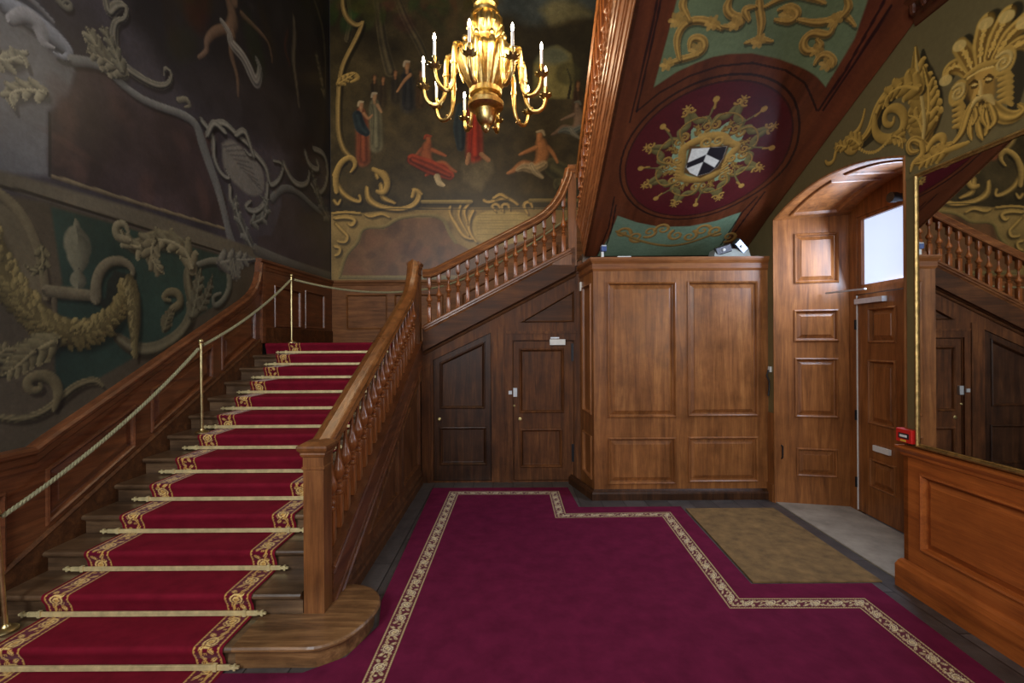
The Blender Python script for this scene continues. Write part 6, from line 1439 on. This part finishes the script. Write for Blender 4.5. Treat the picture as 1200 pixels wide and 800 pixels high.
    # face
    c.poly(w([(718, 290), (728, 262), (760, 240), (800, 228), (812, 250), (818, 300), (812, 350), (790, 375), (750, 378), (728, 350)]), rgb3(196, 152, 72), 0.012, 1, True)
    c.blob(w([(728, 310)])[0], (0.03, 0.09), D * 1.5, 0.6, 0.1); c.blob(w([(800, 320)])[0], (0.04, 0.07), D * 1.6, 0.5, 0)
    st([(716, 275), (760, 245), (812, 228)], [12, 16, 14], H, D); st([(718, 284), (762, 256), (812, 240)], [4, 5, 4], HL, H)
    st([(726, 305), (742, 292), (758, 298)], [4, 6, 3], D, D); st([(778, 285), (795, 272), (812, 280)], [3, 6, 4], D, D)
    c.blob(w([(744, 312)])[0], (0.022, 0.012), D * 0.8, 0.9, 0.4, 2); c.blob(w([(796, 292)])[0], (0.022, 0.012), D * 0.8, 0.9, 0.4, 2); c.blob(w([(744, 306)])[0], (0.018, 0.006), HL, 0.8, 0.4, 2); c.blob(w([(796, 286)])[0], (0.018, 0.006), HL, 0.8, 0.4, 2)
    st([(764, 290), (768, 315), (766, 338)], [5, 7, 11], HL, rgb3(150, 108, 48)); st([(752, 344), (768, 350), (784, 340)], [3, 4, 3], D, D)
    c.blob(w([(772, 372)])[0], (0.03, 0.012), BK, 0.8, 0.2, 2)
    # moustache and beard
    beard = [([(770, 355), (735, 380), (715, 430), (700, 480), (665, 520)], [12, 18, 20, 16, 10]), ([(755, 380), (738, 430), (728, 470), (735, 500)], [10, 14, 14, 6]), ([(770, 385), (760, 440), (765, 480), (775, 500)], [11, 15, 14, 6]), ([(785, 380), (790, 430), (795, 465), (785, 485)], [11, 15, 14, 6]), ([(800, 375), (815, 410), (820, 440), (800, 462)], [10, 14, 13, 6]), ([(748, 390), (752, 420), (742, 445)], [8, 11, 6]), ([(778, 395), (774, 425), (785, 450)], [8, 11, 6])]
    st([(790, 350), (815, 395), (860, 425), (905, 415), (925, 390), (905, 378)], [12, 26, 26, 20, 14, 8], H, D, rib=2, drop=0.015)
    for pts, wd in beard: st(pts, wd, H, D, rib=1.6, drop=0.012)
    st([(772, 350), (750, 362), (735, 385)], [8, 13, 6], HL, D); st([(776, 348), (798, 352), (815, 372)], [8, 13, 6], HL, D)
    # base scrolls and gilt strip above the arch
    st([(660, 520), (630, 530), (590, 545), (560, 520), (525, 500), (505, 520), (515, 550), (540, 545)], [10, 14, 16, 14, 14, 14, 12, 7], H, D, rib=2, drop=0.015)
    st([(575, 540), (600, 500), (630, 490), (635, 520), (610, 525)], [12, 16, 15, 12, 7], H, D, drop=0.015); st([(555, 515), (560, 560), (525, 585), (516, 615)], [12, 14, 12, 6], H, D, drop=0.012)
    ac([(640, 545), (600, 560), (560, 585), (525, 590)], 22, 5)
    st([(640, 545), (680, 530), (720, 515)], [10, 12, 8], H, D)
    return c.c
def keepR(u, v):
    k = v < np.minimum(6.053 - 0.583 * u - np.interp(u, [3.05, 3.2, 5.0, 5.7], [0.30, 0.29, 0.05, 0.0]), 3.888) - 0.004
    ar = np.where((u > RY0) & (u < RY1), RZS + RRISE * (1 - ((u - RYC) / RHW) ** 2) + 0.003, 2.86)
    k &= v > np.where(u > RY1, 3.00, ar)
    return k
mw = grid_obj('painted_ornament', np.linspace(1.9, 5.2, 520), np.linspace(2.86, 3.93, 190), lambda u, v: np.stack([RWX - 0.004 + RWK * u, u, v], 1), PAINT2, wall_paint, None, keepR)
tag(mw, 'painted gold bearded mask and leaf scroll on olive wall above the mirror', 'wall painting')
# ------------------------------------------------------------------ daylight, camera, view
def area(name, loc, target, sx, sy, watts, color, spread=180):
    l = bpy.data.lights.new(name, 'AREA'); l.shape = 'RECTANGLE'; l.size = sx; l.size_y = sy; l.energy = watts; l.color = color; l.spread = math.radians(spread)
    o = bpy.data.objects.new(name, l); COL.objects.link(o); o.location = loc
    o.rotation_euler = (Vector(target) - Vector(loc)).to_track_quat('-Z', 'Y').to_euler(); return o
for (x0, z0, x1, z1), W_ in zip(WINS, WIN_W):
    area('window_daylight', ((x0 + x1) / 2, -2.55, (z0 + z1) / 2), ((x0 + x1) / 2, 0.0, (z0 + z1) / 2 - 0.25), x1 - x0 - 0.2, z1 - z0 - 0.2, W_, (0.93, 0.965, 1.0))
p = TD(4.02, 2.62, 0.03)
area('fanlight_daylight', p, (p[0] - 1.0, p[1] - 0.05, 2.35), 1.1, 0.65, FAN_W, (0.62, 0.77, 1.0))
wd = bpy.data.worlds.new('world'); SC.world = wd; wd.use_nodes = True
wd.node_tree.nodes['Background'].inputs[0].default_value = (0.5, 0.6, 0.75, 1); wd.node_tree.nodes['Background'].inputs[1].default_value = 0.3
cam = bpy.data.cameras.new('camera'); cam.sensor_width = 36; cam.lens = 36 * FPX / 1200; cam.clip_start = 0.05
co = bpy.data.objects.new('view_camera', cam); COL.objects.link(co)
right = Vector((CR, 0, -SR)); upv = Vector((SR, 0, CR)); back = Vector((0, -1, 0))
co.matrix_world = Matrix(((right.x, upv.x, back.x, 0), (right.y, upv.y, back.y, 0), (right.z, upv.z, back.z, EYE), (0, 0, 0, 1)))
SC.camera = co
SC.view_settings.view_transform = 'Standard'; SC.view_settings.look = 'None'; SC.view_settings.gamma = 1.0; SC.view_settings.use_curve_mapping = False
SC.view_settings.exposure = EXPO
